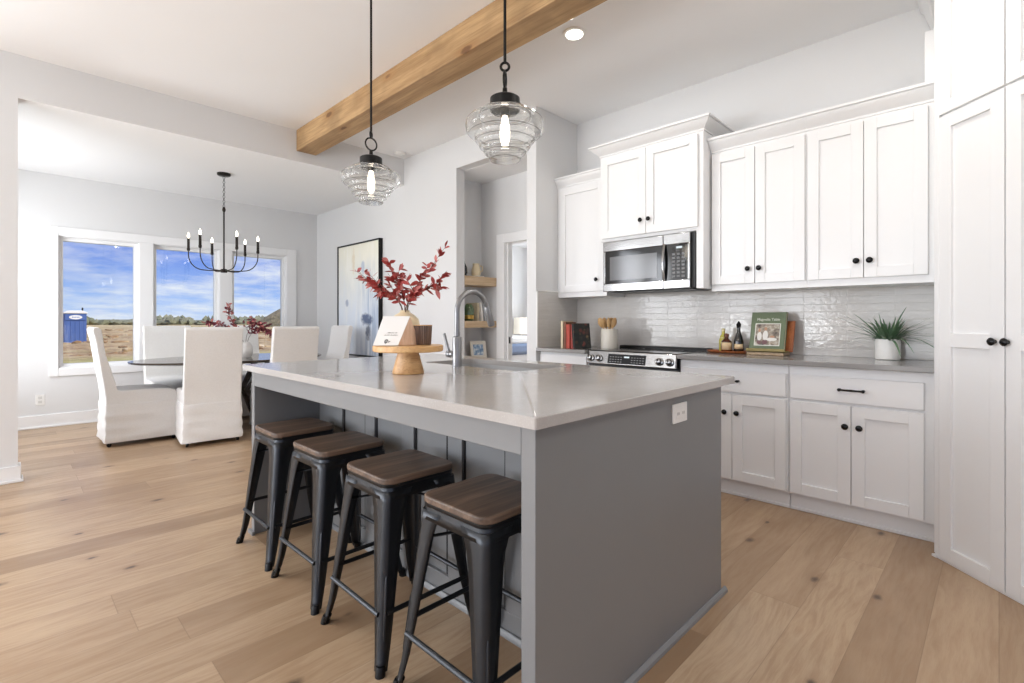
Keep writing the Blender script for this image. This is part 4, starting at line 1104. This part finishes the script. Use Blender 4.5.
bottle('oil_bottle', 'golden olive oil bottle with pale cap at the back left of the tray', 3.775, 1.478, [(.001, 0), (.028, 0), (.031, .006), (.031, .075), (.024, .105), (.011, .13), (.010, .15), (.001, .15)], M['oil'], plain('cream_cap', (216, 202, 150), .4), [(.001, .148), (.012, .148), (.012, .168), (.001, .17)], M['whitecer'], (.098, .100))
bottle('syrup_bottle', 'squat amber bottle with a round label at the front of the tray', 3.715, 1.432, [(.001, 0), (.034, 0), (.039, .008), (.040, .05), (.034, .078), (.016, .094), (.012, .108), (.001, .108)], M['amber'], plain('brown_cap', (110, 60, 38), .4), [(.001, .106), (.0145, .106), (.0165, .120), (.013, .132), (.001, .134)], M['paperlab'], (.014, .068))
bottle('vinegar_bottle', 'tall black-glass bottle on the right of the tray', 3.735, 1.352, [(.001, 0), (.031, 0), (.034, .006), (.034, .072), (.026, .108), (.013, .145), (.0115, .175), (.001, .175)], M['dkglass'], M['black'], [(.001, .174), (.012, .174), (.014, .185), (.017, .20), (.008, .214), (.001, .226)], M['paperlab'], (.022, .058))
# cookbook on its wooden stand
def ck(x, y, z): return (x, y, z)
sc = (3.735, 1.15)
st = thing('cookbook_stand', 'reddish wooden easel stand holding the green cookbook', 'book stand', (sc[0], sc[1], zc))
hdg = Vector((-1, 0, 0)); sdv = Vector((0, 1, 0))   # facing direction and its left
def ks(l, f, z): v = Vector((sc[0], sc[1], zc))+sdv*l+hdg*f; return (v.x, v.y, v.z+z)
def kb(b, l0, l1, f0, f1, z0, z1, lean=0):
    P = [(l0, f0, z0), (l1, f0, z0), (l1, f1, z0), (l0, f1, z0), (l0, f0, z1), (l1, f0, z1), (l1, f1, z1), (l0, f1, z1)]
    return b.hexa([ks(l, f-lean*z, z) for l, f, z in P])
b = MB(); kb(b, -.118, .118, -.06, .085, 0, .022); b.build('base', M['shelfwood'], st, bevel=.003)
b = MB(); kb(b, -.130, .118, -.045, .10, .022, .030); kb(b, -.130, .118, .092, .10, .022, .046); b.build('ledge', plain('olive_board', (146, 130, 76), .5), st, bevel=.002)
b = MB(); kb(b, -.150, .05, -.012, .004, .022, .235, .30); b.build('back_board', M['redwood'], st, bevel=.004)
M['bk_green'] = plain('olive_cover', (98, 112, 84), .45, nscale=8, var=.03)
cb = thing('cookbook', 'green cookbook with a framed cover photo displayed on the stand', 'book', (sc[0], sc[1], zc))
LN = .27
b = MB(); kb(b, -.112, .112, .062, .066, .032, .296, LN); kb(b, -.112, .112, .030, .034, .032, .296, LN); kb(b, .109, .112, .034, .062, .032, .296, LN); b.build('cover', M['bk_green'], cb, bevel=.0008)
b = MB(); kb(b, -.108, .109, .034, .062, .036, .292, LN); b.build('pages', M['paper'], cb)
b = MB(); kb(b, -.082, .082, .066, .0668, .064, .218, LN); im = b.build('photo_border', plain('photo_border_white', (226, 226, 218), .5), cb)
def kfn(t):
    o = t.obj(); x, y, z = t.xyz(o)
    u = t.m('SUBTRACT', t.m('MULTIPLY', x, -.297), t.m('MULTIPLY', y, -.955))
    nz = t.noise(o, 30, 5, .6)
    c = t.ramp(nz, [(.3, lin((52, 48, 44))), (.45, lin((120, 108, 96))), (.58, lin((168, 158, 142))), (.72, lin((222, 218, 208)))])
    t.out(t.bsdf(col=c, rough=.4))
b = MB(); kb(b, -.077, .077, .0668, .0674, .069, .213, LN); b.build('cover_photo', mat('kitchen_photo', kfn), im)
# a standing figure in a pale blouse within the cover photo, as flat shapes printed on it
def pl(b, l, z, rl, rz_, n=16):
    b.prism([ks(l+rl*math.cos(2*PI*i/n), .0675-LN*(z+rz_*math.sin(2*PI*i/n)), z+rz_*math.sin(2*PI*i/n)) for i in range(n)], hdg*.0004)
b = MB(); pl(b, .012, .135, .017, .034); pl(b, .05, .128, .015, .03); pl(b, -.03, .108, .034, .012); b.build('pale_shapes', plain('photo_white', (226, 224, 218), .5), im)
b = MB(); pl(b, .012, .180, .009, .013); pl(b, .052, .17, .008, .012); pl(b, -.034, .126, .016, .008); b.build('warm_shapes', plain('photo_skin', (178, 134, 106), .5), im)
b = MB(); pl(b, .014, .089, .018, .016); pl(b, .05, .088, .014, .014); b.build('plum_shapes', plain('photo_plum', (116, 82, 84), .5), im)
fc_ = bpy.data.curves.new('title', 'FONT'); fc_.body = 'Magnolia Table'; fc_.size = .0245; fc_.align_x = 'CENTER'; fc_.extrude = .0003
tmp = bpy.data.objects.new('title_curve', fc_); tme = bpy.data.meshes.new_from_object(tmp); bpy.data.objects.remove(tmp)
ft = bpy.data.objects.new('title', tme); COL.objects.link(ft); tme.materials.clear(); tme.materials.append(plain('title_white', (226, 226, 214), .5)); ft.parent = cb
upv = (Vector(ks(0, -LN, 1))-Vector(ks(0, 0, 0))).normalized(); xr_ = -sdv; nrm_ = xr_.cross(upv).normalized()
mt = Matrix((xr_, upv, nrm_)).transposed().to_4x4(); mt.translation = Vector(ks(0, .0672-LN*.238, .238))-Vector(cb.location)
ft.matrix_local = mt
# potted grass
pc = (3.785, .487)
pp_ = thing('potted_plant', 'spiky green artificial grass plant in a white ceramic pot on the worktop', 'plant', (pc[0], pc[1], zc))
MB().lathe([(.001, 0), (.058, 0), (.062, .004), (.064, .03), (.064, .108), (.061, .122), (.056, .126), (.054, .120), (.055, .1), (.001, .098)], (pc[0], pc[1], zc), 40).build('pot', M['whitecer'], pp_)
b = MB(); rr = random.Random(21)
mid = lambda q: (1-q)**.55*(.5+.5*min(1, q*5))
for k in range(115):
    a = rr.uniform(0, 2*PI); e = rr.random(); el = .30+1.1*e
    dv = (math.cos(a)*math.cos(el), math.sin(a)*math.cos(el), math.sin(el))
    L = rr.uniform(.20, .36)*(1.0 if el < 1.0 else .62)
    if dv[0] > .0: L = min(L, .07/max(.05, dv[0]))
    b.leaf((pc[0]+.022*math.cos(a), pc[1]+.022*math.sin(a), zc+.105), dv, L, rr.uniform(.012, .021), (0, 0, 1), rr.uniform(.1, .5)*(1.15-e*.5)*1.25, 8, prof=mid)
b.build('blades', M['greenleaf'], pp_, recalc=False)

# ------------------------------------------------------------------ bedroom glimpsed through the doorway
bd = thing('bed', 'bed with white and blue bedding seen through the hall doorway', 'bed', (6.4, 6.0, 0))
MB().box(5.3, 7.3, 5.35, 6.95, .0, .34).build('base', M['shelfwood'], bd, bevel=.01)
MB().box(5.28, 7.3, 5.33, 6.97, .34, .64).build('mattress', plain('white_sheet', (232, 234, 238), .8), bd, bevel=.05, seg=4)
MB().box(5.27, 6.9, 5.30, 6.98, .62, .80).build('blanket', plain('blue_blanket', (140, 160, 196), .9, nscale=6, var=.12), bd, bevel=.06, seg=4)
MB().box(5.4, 6.7, 5.34, 6.6, .78, .88).build('duvet', plain('white_duvet', (238, 240, 242), .9), bd, bevel=.05, seg=4)
ns = thing('nightstand', 'small white nightstand beyond the bed in the bedroom', 'nightstand', (7.58, 7.08, 0))
MB().box(7.34, 7.82, 6.85, 7.33, .05, .53).build('body', M['cab'], ns, bevel=.004); MB().box(7.33, 7.83, 6.84, 7.34, .53, .56).build('top', M['shelfwood'], ns, bevel=.003)
lx, ly = 7.50, 7.08
la = thing('table_lamp', 'white table lamp with a square shade glowing in the bedroom', 'lamp', (lx, ly, .56))
MB().lathe([(.001, 0), (.06, 0), (.065, .02), (.05, .06), (.07, .14), (.05, .23), (.012, .26), (.012, .36), (.001, .36)], (lx, ly, .56), 24).build('base', M['whitecer'], la)
MB().lathe([(.165, .32), (.15, .66), (.148, .66), (.163, .32)], (lx, ly, .56), 32, caps=False).build('lamp_shade', mat('lamp_linen', lambda t: t.out(t.bsdf(col=lin((240, 234, 220)), rough=.8, emit=lin((255, 240, 214)), es=.22))), la)

# ------------------------------------------------------------------ outdoors
def hgt(x, y):
    z = -.32
    d_ = math.hypot(x, y)
    if y > 24: z += min(1, (y-24)/8)*(.22*noise.noise(Vector((x*.20, y*.20, 0)))+.12*noise.noise(Vector((x*.7, y*.7, 2))))
    if y > 34: z += min(1, (y-34)/12)*(.35*max(0, noise.noise(Vector((x*.13, y*.10, 5))))+.15*noise.noise(Vector((x*.5, y*.5, 9))))
    if 52 < y < 160: z += .5*math.sin((y-52)/108*PI)
    return z
def groundmesh(x0, x1, y0, y1, nx, ny):
    b = MB(); V = []
    for j in range(ny+1):
        yy_ = y0+(y1-y0)*(j/ny)**1.8
        V.append([b.bm.verts.new((x0+(x1-x0)*i/nx*1.0, yy_, hgt(x0+(x1-x0)*i/nx, yy_))) for i in range(nx+1)])
    for j in range(ny):
        for i in range(nx): b.face([V[j][i], V[j][i+1], V[j+1][i+1], V[j+1][i]], True)
    return b
def grndfn(t):
    o = t.obj(); x, y, z = t.xyz(o)
    n1 = t.noise(t.comb(t.m('MULTIPLY', x, .5), t.m('MULTIPLY', y, .5), 0.0), 1.0, 6, .65); n2 = t.noise(o, 3.5, 5, .7); n3 = t.noise(o, .35, 4, .6)
    c = t.ramp(n1, [(.25, lin((128, 100, 70))), (.42, lin((178, 146, 104))), (.55, lin((206, 180, 134))), (.75, lin((222, 204, 166)))])
    c = t.mix(t.m('MULTIPLY', t.step(n2, .45, .68), .65), c, lin((96, 74, 52)))
    c = t.mix(t.m('MULTIPLY', t.step(n3, .55, .7), .4), c, lin((150, 148, 92)))
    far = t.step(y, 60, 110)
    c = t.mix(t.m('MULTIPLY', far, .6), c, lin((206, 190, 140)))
    gr = t.m('SUBTRACT', 1.0, t.step(t.m('ADD', y, t.m('MULTIPLY', n1, 5.0)), 25.0, 29.0))
    c = t.mix(t.m('MULTIPLY', gr, .85), c, lin((186, 184, 108)))
    t.out(t.bsdf(col=c, rough=.95, normal=t.bump(n2, 1.0, .12)))
struct('terrain', groundmesh(-90, 260, 7.6, 330, 150, 130), mat('dirt_and_straw', grndfn))
# rubble and clods between the building and the field
b = MB(); rr = random.Random(5)
for k in range(700):
    yy_ = rr.uniform(27, 80); xx_ = rr.uniform(-.02*yy_, yy_*.62)
    s_ = rr.uniform(.04, .17)*(1+yy_/140)
    if abs(xx_-3.52) < 1.6 and abs(yy_-46.5) < 2.4: continue
    g = bmesh.ops.create_icosphere(b.bm, subdivisions=1, radius=s_, matrix=Matrix.Translation((xx_, yy_, hgt(xx_, yy_)+s_*.1)) @ Matrix.Diagonal((rr.uniform(.8, 2.4), rr.uniform(.6, 1.2), rr.uniform(.35, .8), 1)))
    for v in g['verts']: v.co += Vector((rr.uniform(-.3, .3), rr.uniform(-.3, .3), rr.uniform(-.2, .2)))*s_
tag(b.build('rubble', mat('clods', lambda t: t.out(t.bsdf(col=t.ramp(t.noise(t.obj(), 1.2, 4), [(.3, lin((104, 80, 56))), (.5, lin((160, 130, 96))), (.62, lin((190, 164, 124))), (.75, lin((214, 206, 190)))]), rough=.95)))), 'brown clods and building rubble strewn over the lot outside', 'rubble', kind='stuff')
# far hedgerow, trees and low hills
b = MB()
for k in range(2200):
    u = rr.uniform(0, 1); x_ = -25+230*u; y_ = rr.uniform(205, 250); hh = rr.uniform(.6, 1.45)*(1.25 if noise.noise(Vector((x_*.05, 0, 0))) > 0 else .6)
    g = bmesh.ops.create_icosphere(b.bm, subdivisions=1, radius=1, matrix=Matrix.Translation((x_, y_, hh*.8)) @ Matrix.Diagonal((rr.uniform(.6, 1.7), 1.5, hh, 1)))
    for v in g['verts']: v.co += Vector((rr.uniform(-.5, .5), 0, rr.uniform(-.5, .5)))
M['farleaf'] = mat('winter_trees', lambda t: t.out(t.bsdf(col=t.mix(t.noise(t.obj(), .12, 5), lin((104, 116, 88)), lin((148, 140, 118))), rough=.9)))
tag(b.build('treeline', M['farleaf']), 'low distant treeline along the horizon beyond the dirt field', 'trees', kind='stuff')
b = MB()
def hill(cx_, cy_, rx, ry, h_):
    V = []
    for j in range(13):
        q = j/12
        V.append([(cx_+rx*q*math.cos(2*PI*i/36), cy_+ry*q*math.sin(2*PI*i/36), -.5+h_*(1-q*q)**1.3+.07*h_*noise.noise(Vector((i*.6, j*.7, cx_)))*q*(1-q)*2) for i in range(36)])
    R = [[b.bm.verts.new(p) for p in r] for r in V[1:]]; top = b.bm.verts.new((cx_, cy_, -.5+h_))
    for i in range(36): b.face([top, R[0][i], R[0][(i+1) % 36]], True)
    for a_, c_ in zip(R, R[1:]):
        for i in range(36): b.face([a_[i], c_[i], c_[(i+1) % 36], a_[(i+1) % 36]], True)
hill(40, 300, 120, 40, 2.4); hill(230, 300, 150, 50, 2.2); hill(-60, 310, 90, 40, 2.2)
struct('terrain_hills', b, mat('hazy_hills', lambda t: t.out(t.bsdf(col=t.mix(t.noise(t.obj(), .06, 4), lin((120, 132, 128)), lin((152, 156, 138))), rough=.95))))
b = MB(); hill(41.8, 100.8, 9.5, 12, 5.0)
struct('terrain_mound', b, mat('brushy_mound', lambda t: t.out(t.bsdf(col=t.ramp(t.noise(t.obj(), .9, 6, .7), [(.3, lin((92, 88, 58))), (.5, lin((140, 126, 92))), (.7, lin((176, 160, 118)))]), rough=.95, normal=t.bump(t.noise(t.obj(), 2.2, 4), 1, .5)))))
# portable toilet
px_, py_ = 3.52, 47.5
bz = -.30
pt_ = thing('portable_toilet', 'blue portable toilet with a white roof standing on the dirt lot', 'portable toilet', (px_, py_, bz))
def q_(x, y, z): return (px_+x, py_+y, bz+z)
M['blue'] = plain('blue_plastic', (72, 100, 160), .5, nscale=1.5, var=.06)
b = MB().box(px_-.60, px_+.60, py_-.6, py_+.6, bz-.1, bz+1.98); 
for k in range(5):
    x_ = px_-.48+k*.24
    b.box(x_-.03, x_+.03, py_-.63, py_-.6, bz+.1, bz+1.45)
b.build('cabin', M['blue'], pt_, bevel=.03)
b = MB().box(px_-.56, px_+.56, py_-.66, py_-.61, bz+1.5, bz+1.94).build('door_header', M['blue'], pt_, bevel=.01)
MB().prism([q_(-.66, -.7, 1.98), q_(.66, -.7, 1.98), q_(.66, -.7, 2.06), q_(.35, -.7, 2.2), q_(-.35, -.7, 2.2), q_(-.66, -.7, 2.06)], (0, 1.4, 0)).build('roof', M['white_plastic'], pt_, bevel=.03)
MB().tube([q_(.45, .3, 2.1), q_(.45, .3, 2.42)], .05, 10).build('vent_pipe', M['gap'], pt_)
b = MB(); b.prism([q_(.36*math.cos(2*PI*i/28), -.665, 1.72+.15*math.sin(2*PI*i/28)) for i in range(28)], (0, -.015, 0)); sg = b.build('oval_sign', M['white_plastic'], pt_)
b = MB(); 
for k in range(5): b.box(px_-.2+k*.085, px_-.14+k*.085, py_-.684, py_-.68, bz+1.68, bz+1.76)
b.build('sign_lettering', plain('sign_blue', (120, 140, 190), .5), sg)
